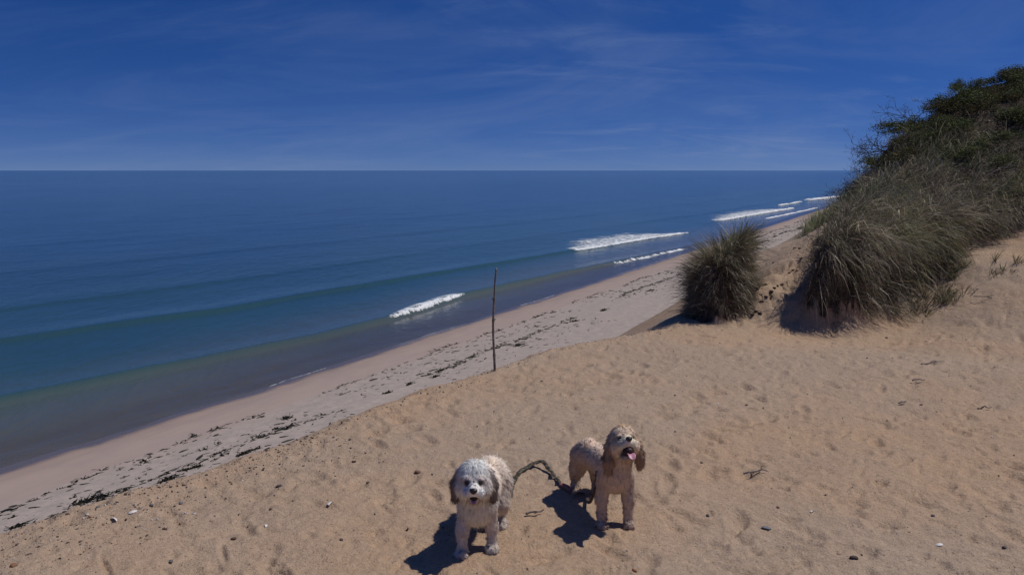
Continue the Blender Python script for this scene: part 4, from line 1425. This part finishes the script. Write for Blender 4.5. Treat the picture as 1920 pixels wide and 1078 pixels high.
def build_apricot_dog():
    zg = float(np.mean([gz(*f) for f in FEET[4:]]))
    root = empty('dog', (RX, RY, zg - .003))
    D = Dog()
    D.ell('chest', (.0, .03, .242), (.064, .076, .082))
    D.ell('back', (-.045, .165, .250), (.058, .125, .060), (0, 0, .30))
    D.ell('rump', (-.098, .30, .238), (.060, .075, .068))
    D.seg('neck', (.002, .025, .275), (.016, -.01, .375), .064, .056)
    for (fx, fy), sx in zip(R_FEET[:2], (-1, 1)):
        D.chain('foreleg', [((sx * .046, .03, .225), .036), ((fx, fy + .020, .125), .022), ((fx, fy + .006, .032), .019)], .02)
        paw(D, 'paw', fx, fy)
    for (fx, fy), sx in zip(R_FEET[2:], (-1, 1)):
        D.chain('hindleg', [((-.098 + sx * .034, .31, .225), .050), ((fx * .95 - .005, fy - .055, .150), .034), ((fx, fy + .040, .085), .020), ((fx, fy + .008, .026), .020)], .02)
        paw(D, 'paw', fx, fy)
    D.chain('tail', [((-.112, .36, .245), .020), ((-.120, .395, .215), .018), ((-.122, .40, .175), .012)], .015)
    # head tipped up, turned a little to the right
    from mathutils import Euler
    Rm = np.array((Matrix.Rotation(.12, 3, 'Z') @ Matrix.Rotation(-.36, 3, 'X')))
    hc = np.array([.024, -.035, .415])
    def h(x, y, z): return hc + Rm @ np.array([x, y, z])
    eul = Matrix(Rm.tolist()).to_euler()
    er = (eul.x, eul.y, eul.z)
    D.ell('crown', h(0, .014, .022), (.054, .056, .048), er)
    D.ell('cheek', h(-.027, -.018, -.020), (.033, .038, .036), er); D.ell('cheek', h(.027, -.018, -.020), (.033, .038, .036), er)
    D.ell('brow', h(-.021, -.040, .020), (.020, .016, .013), er, .012); D.ell('brow', h(.021, -.040, .020), (.020, .016, .013), er, .012)
    D.seg('muzzle', h(0, -.038, -.002), h(0, -.080, -.004), .030, .022, .014)
    D.ell('muzzle', h(-.020, -.066, -.014), (.021, .024, .019), er, .010); D.ell('muzzle', h(.020, -.066, -.014), (.021, .024, .019), er, .010)
    D.ell('jaw', h(0, -.040, -.070), (.028, .034, .017), er, .014)
    D.chain('ear', [(h(-.048, .016, .022), .014), (h(-.064, .010, -.020), .017), (h(-.070, .02, -.080), .020), (h(-.070, .035, -.125), .014)], .010)
    D.chain('ear', [(h(.048, .016, .022), .014), (h(.064, .008, -.020), .017), (h(.074, .018, -.070), .018), (h(.076, .030, -.105), .013)], .010)
    dn = (0, 0, -1)
    A = (.64, .50, .405)
    top = h(0, .03, .08)
    style = {'chest': (A, .016, dn, .45, .22), 'back': ((.64, .50, .41), .014, (0, .5, -.6), .45, .30), 'rump': ((.61, .47, .38), .014, (0, .4, -.8), .45, .30),
             'neck': ((.65, .51, .41), .017, dn, .42, .2), 'foreleg': ((.60, .465, .375), .015, dn, .5, .35), 'hindleg': ((.57, .44, .35), .015, dn, .48, .32),
             'paw': ((.58, .45, .36), .017, (0, -.4, -.5), .6, .5), 'tail': ((.58, .43, .32), .02, dn, .5, .5),
             'crown': ((.74, .60, .47), .016, away(top, .3), .4, .25), 'cheek': ((.70, .555, .43), .018, dn, .4, .15), 'brow': ((.60, .47, .36), .009, (0, -.4, -.2), .5, .1),
             'muzzle': ((.78, .665, .54), .014, (0, .25, -.8), .45, .06), 'jaw': ((.62, .46, .33), .012, (0, -.2, -.8), .45, .1), 'ear': ((.36, .24, .17), .022, dn, .25, .35)}
    E1, E2 = h(-.025, -.053, .012), h(.025, -.053, .012)
    ns = h(0, -.101, .008); mo = h(.0, -.070, -.040)
    make_dog(root, D, (-.24, -.20, -.002), (.18, .48, .56), style, 88000, [(E1, .009, .02), (E2, .009, .02), (ns, .015, .02), (mo, .024, .010), (h(0, -.086, -.038), .018, .01)], None)
    for e in (E1, E2):
        blob('eye', M_EYE, e + Rm @ np.array([0, -.003, 0]), (.0092, .008, .0070), root, er)
    blob('nose', M_NOSE, ns, (.0145, .012, .0115), root, er, nose_shape)
    blob('mouth', M_MOUTH, mo + Rm @ np.array([0, -.001, -.003]), (.027, .028, .022), root, er)
    t = tongue_mesh([Rm @ np.array(p) for p in [(0, .02, .0), (0, -.012, -.004), (.001, -.036, -.012), (.002, -.048, -.032)]], .0145)
    obj('tongue', t, M_TONGUE, root, loc=mo + Rm @ np.array([.003, -.004, -.006]))
    tag(root, 'curly apricot dog with head raised, mouth open and pink tongue out', 'dog')
    return root


# ------------------------------------------------------------------ the leash on the sand between the dogs


def mat_camo():
    m = NT('frayed camouflage webbing'); p = m.n('ShaderNodeTexCoord').outputs['Object']
    a = m.noise(p, 26, 3, .6, .6); b = m.noise(p, 60, 3, .6, .4); c = m.noise(p, 240, 2)
    col = m.mix(m.ramp(a, .48, .53), (.11, .095, .07), (.035, .032, .025))
    col = m.mix(m.ramp(b, .56, .60), col, (.018, .017, .016))
    col = m.mix(m.ramp(b, .38, .33), col, (.19, .17, .135))
    return m.done(m.bsdf(col, .85, .15, m.bump(c, .6, .002)))


def build_leash():
    MC = mat_camo()
    M_LEATH = mat_noise('brown leather strap', (.055, .032, .026), (.10, .058, .045), 40, .55, .35)
    M_RED = mat_noise('faded red webbing', (.30, .12, .11), (.38, .19, .17), 60, .8, .15)
    M_MET = NT('steel ring'); M_MET = M_MET.done(M_MET.bsdf((.55, .56, .58), .3, .5, Metallic=1.0))
    px = [(952, 941), (960, 918), (967, 899), (980, 885), (998, 878), (1016, 877), (1030, 886), (1042, 899), (1052, 911)]
    P = []
    for a, b in px:
        q = ground(a, b); P.append(q + np.array([0, 0, .013]))
    P = np.array(P)
    o0 = P[4].copy(); o0[2] -= .013
    root = empty('leash', o0)
    # the bunched elastic sleeve
    C = spline(P, 90)
    zc = np.array([gz(a, b) for a, b in C[:, :2]]); C[:, 2] = np.convolve(np.pad(zc, 8, 'edge'), np.ones(17) / 17, 'valid') + .012
    f = np.linspace(0, 1, 90)
    C[:, 2] += .004 * np.sin(f * 22) ** 2 + .022 * np.exp(-((f - .62) / .12) ** 2)
    r = .0130 * (1 + .10 * np.sin(f * 70) + .16 * fbm(f * 22, f * 0, 3, 2)) * np.where(f > .72, .62, 1)
    obj('sleeve', mesh_np('sleeve', *tube(C - o0, r, 12, .5, True, .02)), MC, root)
    # frayed threads
    n = 110; k = RNG.integers(20, 88, n)
    W = blades(C[k] - o0 + RNG.normal(size=(n, 3)) * .006, RNG.normal(size=(n, 3)), RNG.uniform(.012, .035, n), np.full(n, .003), RNG.uniform(.2, 1, n),
               np.where((RNG.random(n) < .6)[:, None], [[.02, .02, .018]], [[.14, .12, .09]]))
    fr = obj('frayed_threads', mesh_np('frayed_threads', W[0], W[1], W[2], False, attrs={'tint': W[3]}), M_GRASS, root); fr['kind'] = 'stuff'
    # two dark bands and a pale ring near the white dog
    for i in (9, 17):
        obj('band', mesh_np('band', *tube(C[i - 1:i + 2] - o0, .014, 10, .6)), M_NOSE, root)
    th = np.linspace(0, 2 * np.pi, 25); ring = C[3] - o0 + np.stack([.020 * np.cos(th), .008 * np.sin(th), .020 * np.sin(th) + .006], 1)
    obj('ring', mesh_np('ring', *tube(ring, .0028, 6, 1, False)), M_MET, root)
    # webbing up to the white dog's side
    E = spline([C[0], C[0] + (-.03, -.05, .02), np.array([LX + .105, LY + .27, TERR + .15]), np.array([LX + .085, LY + .22, TERR + .23])], 24)
    obj('webbing', mesh_np('webbing', *tube(E - o0, .010, 8, .3)), MC, root)
    # faded red grip and brown strap up to the apricot dog's shoulder
    a = C[-1]; b = ground(1074, 926) + (0, 0, .012)
    G = spline([a, (a + b) / 2 + (0, 0, .006), b], 12)
    obj('grip', mesh_np('grip', *tube(G - o0, .015, 10, .5)), M_RED, root)
    c1 = ground(1098, 930) + (0, 0, .012)
    S = spline([b, (b + c1) / 2, c1, np.array([RX - .105, RY + .15, TERR + .045]), np.array([RX - .083, RY + .10, TERR + .13]), np.array([RX - .078, RY + .065, TERR + .235])], 40)
    obj('strap', mesh_np('strap', *tube(S - o0, .0095, 8, .45)), M_LEATH, root)
    tag(root, 'frayed camouflage leash arching over the sand between the two dogs', 'leash')


# ------------------------------------------------------------------ small things on the sand


def build_stick():
    b = at_z(922, 694, TERR); s_, t_ = st(b[0], b[1]); b[:2] = xy(s_ - .02, t_ - .04); b[2] = gz(b[0], b[1])
    pts = [(0, 0, -.12), (0, 0, 0), (-.004, .0, .12), (-.012, .004, .30), (-.010, .0, .45), (-.002, .006, .60), (.004, .006, .72), (.014, .008, .83)]
    C = spline(pts, 46)
    f = np.linspace(0, 1, 46)
    r = .0115 * (1 - .40 * f) * (1 + .10 * fbm(f * 14, f * 0, 2, 3))
    for k in (13, 24, 31): r[k] *= 1.28
    root = empty('driftwood_stick', b)
    obj('shaft', mesh_np('shaft', *tube(C, r, 10, 1, True, .04)), M_DRIFT, root)
    for k, d in ((24, (.02, .0, .012)), (31, (-.018, .0, .010))):
        obj('knot', mesh_np('knot', *tube([C[k], C[k] + np.array(d)], [.008, .004], 6)), M_DRIFT, root)
    tag(root, 'tall thin driftwood stick standing upright at the edge of the bluff', 'stick')


def twig_obj(px, py, L, ang, lab, forks=2, r=.0055, name='twig', seed=0):
    q = ground(px, py); rng = np.random.default_rng(seed + 40)
    root_pts = []
    c, s_ = math.cos(ang), math.sin(ang)
    main = [(-L / 2, 0, .012)]
    for k in range(1, 6): main.append((-L / 2 + L * k / 5, rng.normal() * L * .05, .010 + abs(rng.normal()) * .010))
    parts = [tube(spline(main, 18), np.linspace(r, r * .5, 18), 6, 1, True, .08)]
    for i in range(forks):
        p = np.array(main[2 + i % 3]); d = np.array([rng.uniform(.4, .8), rng.choice([-1, 1]) * rng.uniform(.3, .8), rng.uniform(.05, .3)]) * L * .4
        parts.append(tube(spline([p, p + d * .5 + rng.normal(size=3) * .01, p + d], 8), np.linspace(r * .7, r * .3, 8), 5, 1, True, .08))
    V, F, T = join(parts)
    V = V @ np.array([[c, -s_, 0], [s_, c, 0], [0, 0, 1]]).T
    o = obj(name, mesh_np(name, V, F, T), M_DRIFT, loc=q)
    tag(o, lab, 'twig')


def build_twigs():
    for i, a in enumerate([(1415, 889, .14, .3, 'forked dark twig on the open sand right of the apricot dog', 3), (1748, 683, .22, .25, 'pale forked driftwood twig on the sand below the small dune tufts', 2),
                           (1722, 716, .10, .05, 'thin short twig just below the pale forked one', 0), (1003, 965, .09, .35, 'thin dark twig on the sand beside the apricot dog\'s shadow', 1),
                           (1692, 758, .07, .4, 'tiny dark twig on the sand, right of centre', 1), (1855, 560, .28, -.6, 'curved bare root on the sand apron at the right', 1),
                           (1830, 545, .2, .8, 'thin bare stem on the sand apron left of the curved root', 1), (1846, 768, .10, .1, 'flat dark twig near the right edge of the sand', 0)]):
        twig_obj(*a[:5], a[5], seed=i)


STONES = [  # pixel, size m, colour, label
    ((783, 886), .026, (.20, .11, .075), 'brown stone on the sand to the left of the white dog'),
    ((1327, 967), .019, (.045, .05, .06), 'dark blue-grey stone below the forked twig'),
    ((1437, 990), .030, (.20, .20, .21), 'flat pale grey stone to the right of the dark stone'),
    ((523, 912), .024, (.07, .055, .05), 'dark brown stone left of the white dog, halfway to the edge'),
    ((25, 1061), .026, (.26, .13, .07), 'orange-brown stone in the bottom left corner'),
    ((309, 992), .017, (.12, .07, .06), 'reddish stone above the corner of sand at the left'),
    ((321, 1052), .017, (.13, .12, .13), 'grey stone near the bottom left of the sand'),
    ((1601, 1046), .024, (.08, .055, .045), 'dark stone near the bottom edge at the right'),
    ((1573, 1038), .018, (.42, .30, .22), 'pale tan pebble beside the dark stone near the bottom edge'),
    ((1190, 1070), .020, (.34, .14, .08), 'rust-red stone at the bottom edge below the apricot dog'),
    ((1749, 967), .016, (.10, .09, .10), 'grey pebble on the lower right sand'),
    ((1883, 1027), .018, (.06, .055, .06), 'dark pebble near the lower right corner'),
    ((1727, 759), .016, (.05, .055, .065), 'small dark pebble below the tiny twig'),
    ((1662, 634), .030, (.10, .065, .05), 'brown clump-like stone at the edge of the dune shadow'),
    ((1664, 788), .012, (.42, .34, .28), 'tiny pale pebble in the middle of the right-hand sand'),
    ((664, 866), .020, (.09, .06, .05), 'small brown stone near the bluff edge left of centre'),
    ((640, 1012), .018, (.10, .07, .06), 'small dark stone left of the white dog\'s shadow'),
    ((438, 1010), .018, (.11, .06, .05), 'small maroon stone on the lower left sand')]
SHELLS = [((1826, 648), .022, 'bright white shell on the sand near the right edge'), ((1347, 757), .014, 'small white shell on the sand right of the stick'),
          ((249, 960), .026, 'white shell uppermost near the bluff edge at the left'), ((213, 974), .030, 'long white shell near the bluff edge at the left'),
          ((622, 945), .030, 'pale broken shell left of the white dog'), ((1760, 1021), .022, 'cream shell on the lower right sand'),
          ((497, 986), .016, 'tiny white shell on the lower left sand'), ((1524, 960), .018, 'pinkish shell on the sand right of centre')]


def build_stones():
    ms = [mesh_np('stone', *((lambda a: (a[0], None, a[1]))(lump(i + 3, .30, (1, .8, .6), 1.2)))) for i in range(5)]
    for m in ms: m.materials.append(M_STONE)
    for i, ((px, py), r, c, lab) in enumerate(STONES):
        q = ground(px, py)
        o = obj('stone', ms[i % 5], None, None, (q[0], q[1], q[2] + r * .12))
        r *= .55
        o.scale = (r * 1.25, r, r * (.45 if 'flat' in lab else 1)); o.rotation_euler = (0, 0, i * 1.3); o.color = (*c, 1)
        tag(o, lab, 'stone')
    th = np.linspace(0, np.pi, 13); V = []
    rr = np.linspace(0, 1, 8)
    for a in rr:
        for b in th: V.append((a * math.cos(b) * (1 + .04 * math.cos(14 * b)), a * math.sin(b) * .9, .35 * (1 - a * a) + .05 * math.cos(14 * b) * a))
    V = np.array(V); n = len(V); F = grid_faces(8, 13)
    sm = mesh_np('shell', np.vstack([V, V - (0, 0, .06)]), np.vstack([F, F[:, ::-1] + n])); sm.materials.append(M_SHELL)
    for i, ((px, py), r, lab) in enumerate(SHELLS):
        q = ground(px, py)
        o = obj('shell', sm, None, None, (q[0], q[1], q[2] + .002)); r *= .75; o.scale = (r, r * (.55 if 'long' in lab else 1), r); o.rotation_euler = (.15, .1, i * 1.9)
        tag(o, lab, 'shell')
    # everything smaller: grit, pebbles, shell bits strewn over the terrace, thickest along the lower left rim
    n = 6200
    s = np.concatenate([RNG.uniform(-1, 11, 3600), RNG.uniform(.5, 3.6, 2000), RNG.uniform(3, 8, 600)])
    te = np.interp(s, EDGE_S, EDGE_T)
    t = np.concatenate([RNG.uniform(-6, 3.6, 3600), te[3600:5600] - np.abs(RNG.normal(size=2000)) * .30, te[5600:] - np.abs(RNG.normal(size=600)) * .10])
    k = t < te + .02
    s, t = s[k], t[k]; n = len(s)
    x, y = xy(s, t); z = land_height(x, y)
    ok = z < 6.4; x, y, z = x[ok], y[ok], z[ok]; n = len(x)
    r = np.clip(np.exp(RNG.normal(size=n) * .5) * .0030, .0016, .011)
    pal = np.array([[.10, .075, .06], [.05, .045, .045], [.20, .13, .09], [.16, .15, .155], [.42, .38, .34], [.28, .15, .09], [.62, .58, .54], [.08, .06, .05]])
    c = pal[RNG.choice(8, n, p=[.24, .18, .14, .12, .07, .08, .05, .12])] * RNG.uniform(.7, 1.25, n)[:, None]
    sq = np.stack([RNG.uniform(.8, 1.3, n), RNG.uniform(.6, 1, n), RNG.uniform(.45, .8, n)], 1)
    V = ICO_V[None] * (1 + .18 * RNG.normal(size=(n, 12, 1)))
    a = RNG.uniform(0, 6.28, n)
    V = V * sq[:, None] * r[:, None, None]
    ca, sa = np.cos(a)[:, None], np.sin(a)[:, None]
    V = np.stack([V[..., 0] * ca - V[..., 1] * sa, V[..., 0] * sa + V[..., 1] * ca, V[..., 2]], -1) + np.stack([x, y, z + r * .25], 1)[:, None]
    F = (np.arange(n)[:, None, None] * 12 + ICO_F[None]).reshape(-1, 3)
    o = obj('pebbles', mesh_np('pebbles', V.reshape(-1, 3), None, F, attrs={'tint': np.repeat(c, 12, 0)}), M_PEB)
    tag(o, 'scattered dark and pale pebbles and grit on the sand', 'pebbles', kind='stuff')


def build_clods():
    ms = [mesh_np('dirt_clod', *((lambda a: (a[0], None, a[1]))(lump(i + 30, .45, (1, .8, .6), 2.0)))) for i in range(5)]
    for m in ms: m.materials.append(M_CLOD)
    spots = [(1428, 566, .05), (1414, 577, .035), (1447, 556, .04), (1436, 534, .05), (1452, 540, .04), (1422, 540, .05), (1412, 556, .045), (1405, 566, .04), (1392, 562, .05),
             (1398, 576, .045), (1368, 579, .055), (1378, 584, .03), (1343, 590, .03), (1425, 588, .06), (1412, 590, .05), (1418, 584, .05), (1436, 557, .055), (1450, 493, .05),
             (1480, 512, .035), (1487, 507, .04), (1494, 508, .045), (1490, 466, .05), (1500, 467, .06), (1497, 478, .03), (1503, 484, .035), (1437, 495, .03), (1458, 536, .04),
             (1466, 534, .05), (1474, 530, .04), (1447, 547, .06), (1355, 588, .035), (1362, 570, .03), (1405, 545, .03), (1400, 585, .03)]
    for i, (px, py, r) in enumerate(spots):
        q = ground(px, py)
        r *= .48
        o = obj('dirt_clod', ms[i % 5], None, None, (q[0], q[1], q[2] + r * .15)); o.scale = (r, r * .8, r * .75); o.rotation_euler = (0, 0, i * 2.1)
        tag(o, 'dark peaty clod on the sandy gully between hummock and dune', 'clod', 'dark clods strewn in the gully')


# ------------------------------------------------------------------ seaweed on the wrack lines


def weed_mesh(seed, strands, L, spread):
    rng = np.random.default_rng(seed)
    V = []; F = []; o = 0
    for i in range(strands):
        n = 7
        p = np.array([rng.normal() * L * .22, rng.normal() * spread, .006 + rng.random() * .012])
        a = rng.normal() * .45; w = rng.uniform(.012, .034); st_ = L * rng.uniform(.3, .75) / n
        rows = []
        for k in range(n):
            d = np.array([math.cos(a), math.sin(a), 0]); sd = np.array([-d[1], d[0], rng.normal() * .45])
            ww = w * math.sin(math.pi * (k + .6) / (n + .4)) * rng.uniform(.7, 1.3)
            p = p + d * st_; p[2] = max(.003, p[2] + rng.normal() * .008)
            rows.append((p - sd * ww, p + sd * ww + np.array([0, 0, rng.random() * .012])))
            a += rng.normal() * .5
        for r in rows: V += [r[0], r[1], (r[0] + r[1]) / 2 - np.array([0, 0, .006])]
        for k in range(n - 1):
            b = o + k * 3
            F += [(b, b + 1, b + 4, b + 3), (b + 1, b + 2, b + 5, b + 4), (b + 2, b, b + 3, b + 5)]
        o += n * 3
    return mesh_np('seaweed', np.array(V), np.array(F))


BIG_WEED = [((150, 943), .62, .15, 'largest tangled seaweed heap on the beach at the lower left'), ((188, 938), .28, .12, 'compact dark seaweed lump just right of the largest heap'),
            ((268, 922), .50, .07, 'long dark seaweed streak right of the largest heap, against the bluff edge'), ((305, 903), .50, .06, 'slanting seaweed streak above the long dark one'),
            ((350, 881), .42, .07, 'thick seaweed streak higher along the bluff edge at the left'), ((28, 989), .34, .06, 'seaweed clump by the bluff edge in the left corner'),
            ((105, 968), .30, .04, 'thin seaweed string left of and below the largest heap'), ((450, 854), .42, .07, 'dark seaweed bank at the bluff edge in the left third'),
            ((470, 845), .30, .05, 'seaweed tail just above the dark bank at the bluff edge'), ((535, 785), .30, .08, 'lone seaweed lump between the two wrack lines'),
            ((722, 738), .36, .05, 'dark seaweed streak on the wrack line left of the stick'), ((765, 722), .34, .05, 'seaweed streak just right along the wrack line left of the stick'),
            ((820, 697), .40, .07, 'broad seaweed patch nearest the stick on its left'), ((815, 707), .34, .05, 'seaweed patch right under the broad one'),
            ((1073, 603), .50, .08, 'dark seaweed patch on the wrack line right of the stick'), ((1130, 583), .70, .09, 'long dark seaweed patch farther right along the wrack line'),
            ((1215, 546), .70, .08, 'seaweed patch on the wrack line near the grass hummock'), ((970, 648), .55, .05, 'thin seaweed streak just right of the stick')]


def build_seaweed():
    ms = [weed_mesh(i, 26, 1.0, .05) for i in range(4)]
    sm = [weed_mesh(20 + i, 5, 1.0, .045) for i in range(6)]
    for m in ms + sm: m.materials.append(M_WEED)
    ang = math.atan2(U[1], U[0])
    for i, ((px, py), L, wd, lab) in enumerate(BIG_WEED):
        q = ground(px, py, 'beach')
        o = obj('seaweed', ms[i % 4], None, None, (q[0], q[1], q[2]))
        o.scale = (L, L * max(.6, wd / L * 4.2), .9); o.rotation_euler = (0, 0, ang - .12 + random.uniform(-.25, .2))
        tag(o, lab, 'seaweed')
    # scattered scraps along two wavering wrack lines and between them
    def lines(n, s0, s1, pw):
        s = s0 + (s1 - s0) * RNG.random(n) ** pw
        u = RNG.random(n)
        up = 13.15 + .5 * fbm(s * .22, s * 0, 72, 3); lo_ = 14.95 + .55 * fbm(s * .25, s * 0, 73, 3)
        t = np.where(u < .55, up + RNG.normal(size=n) * .09, np.where(u < .78, lo_ + RNG.normal(size=n) * .08, up + (lo_ - up) * RNG.random(n) ** 1.2))
        m = vnoise(s * .45, t * .8, 75) > .33
        return s[m], t[m]
    s, t = lines(365, 6.5, 60, 1.7)
    x, y = xy(s, t); z = beach_height(x, y)
    for i in range(len(s)):
        o = obj('seaweed', sm[i % 6], None, None, (x[i], y[i], z[i]))
        L = float(np.clip(np.exp(RNG.normal() * .5) * .20, .07, .5)) * (1 + .012 * s[i])
        o.scale = (L, max(.10, L * .9) * random.uniform(.6, 1.1), .8); o.rotation_euler = (0, 0, ang - .18 + random.gauss(0, .25))
        tag(o, 'small scrap of dark seaweed on the wrack lines of the beach', 'seaweed', 'seaweed scraps on the wrack lines')
    # finer crumbs
    n = 5200
    s, t = lines(n, 5, 110, 1.3)
    t = t - np.abs(RNG.normal(size=len(t))) * np.where(RNG.random(len(t)) < .4, 1.1, 0)
    x, y = xy(s, t); z = beach_height(x, y); n = len(s)
    a = ang - .2 + RNG.normal(size=n) * .35
    L = np.clip(np.exp(RNG.normal(size=n) * .5) * .045, .012, .16) * (1 + .02 * np.maximum(s, 0)); w = L * RNG.uniform(.08, .28, n)
    q = ICO_V[None] * np.stack([L, w, w * .5], 1)[:, None]
    V = np.stack([q[..., 0] * np.cos(a)[:, None] - q[..., 1] * np.sin(a)[:, None], q[..., 0] * np.sin(a)[:, None] + q[..., 1] * np.cos(a)[:, None], q[..., 2]], -1) + np.stack([x, y, z + .004], 1)[:, None]
    F = (np.arange(n)[:, None, None] * 12 + ICO_F[None]).reshape(-1, 3)
    tag(obj('seaweed_crumbs', mesh_np('seaweed_crumbs', V.reshape(-1, 3), None, F), M_WEED), 'fine dark seaweed crumbs strewn over the upper beach', 'seaweed', kind='stuff')


# ------------------------------------------------------------------ build everything
build_land()
build_beach()
build_sea()
build_waves()
build_dune_grass()
build_clump()
build_patches()
build_shrubs()
build_white_dog()
build_apricot_dog()
build_leash()
build_stick()
build_twigs()
build_stones()
build_clods()
build_seaweed()
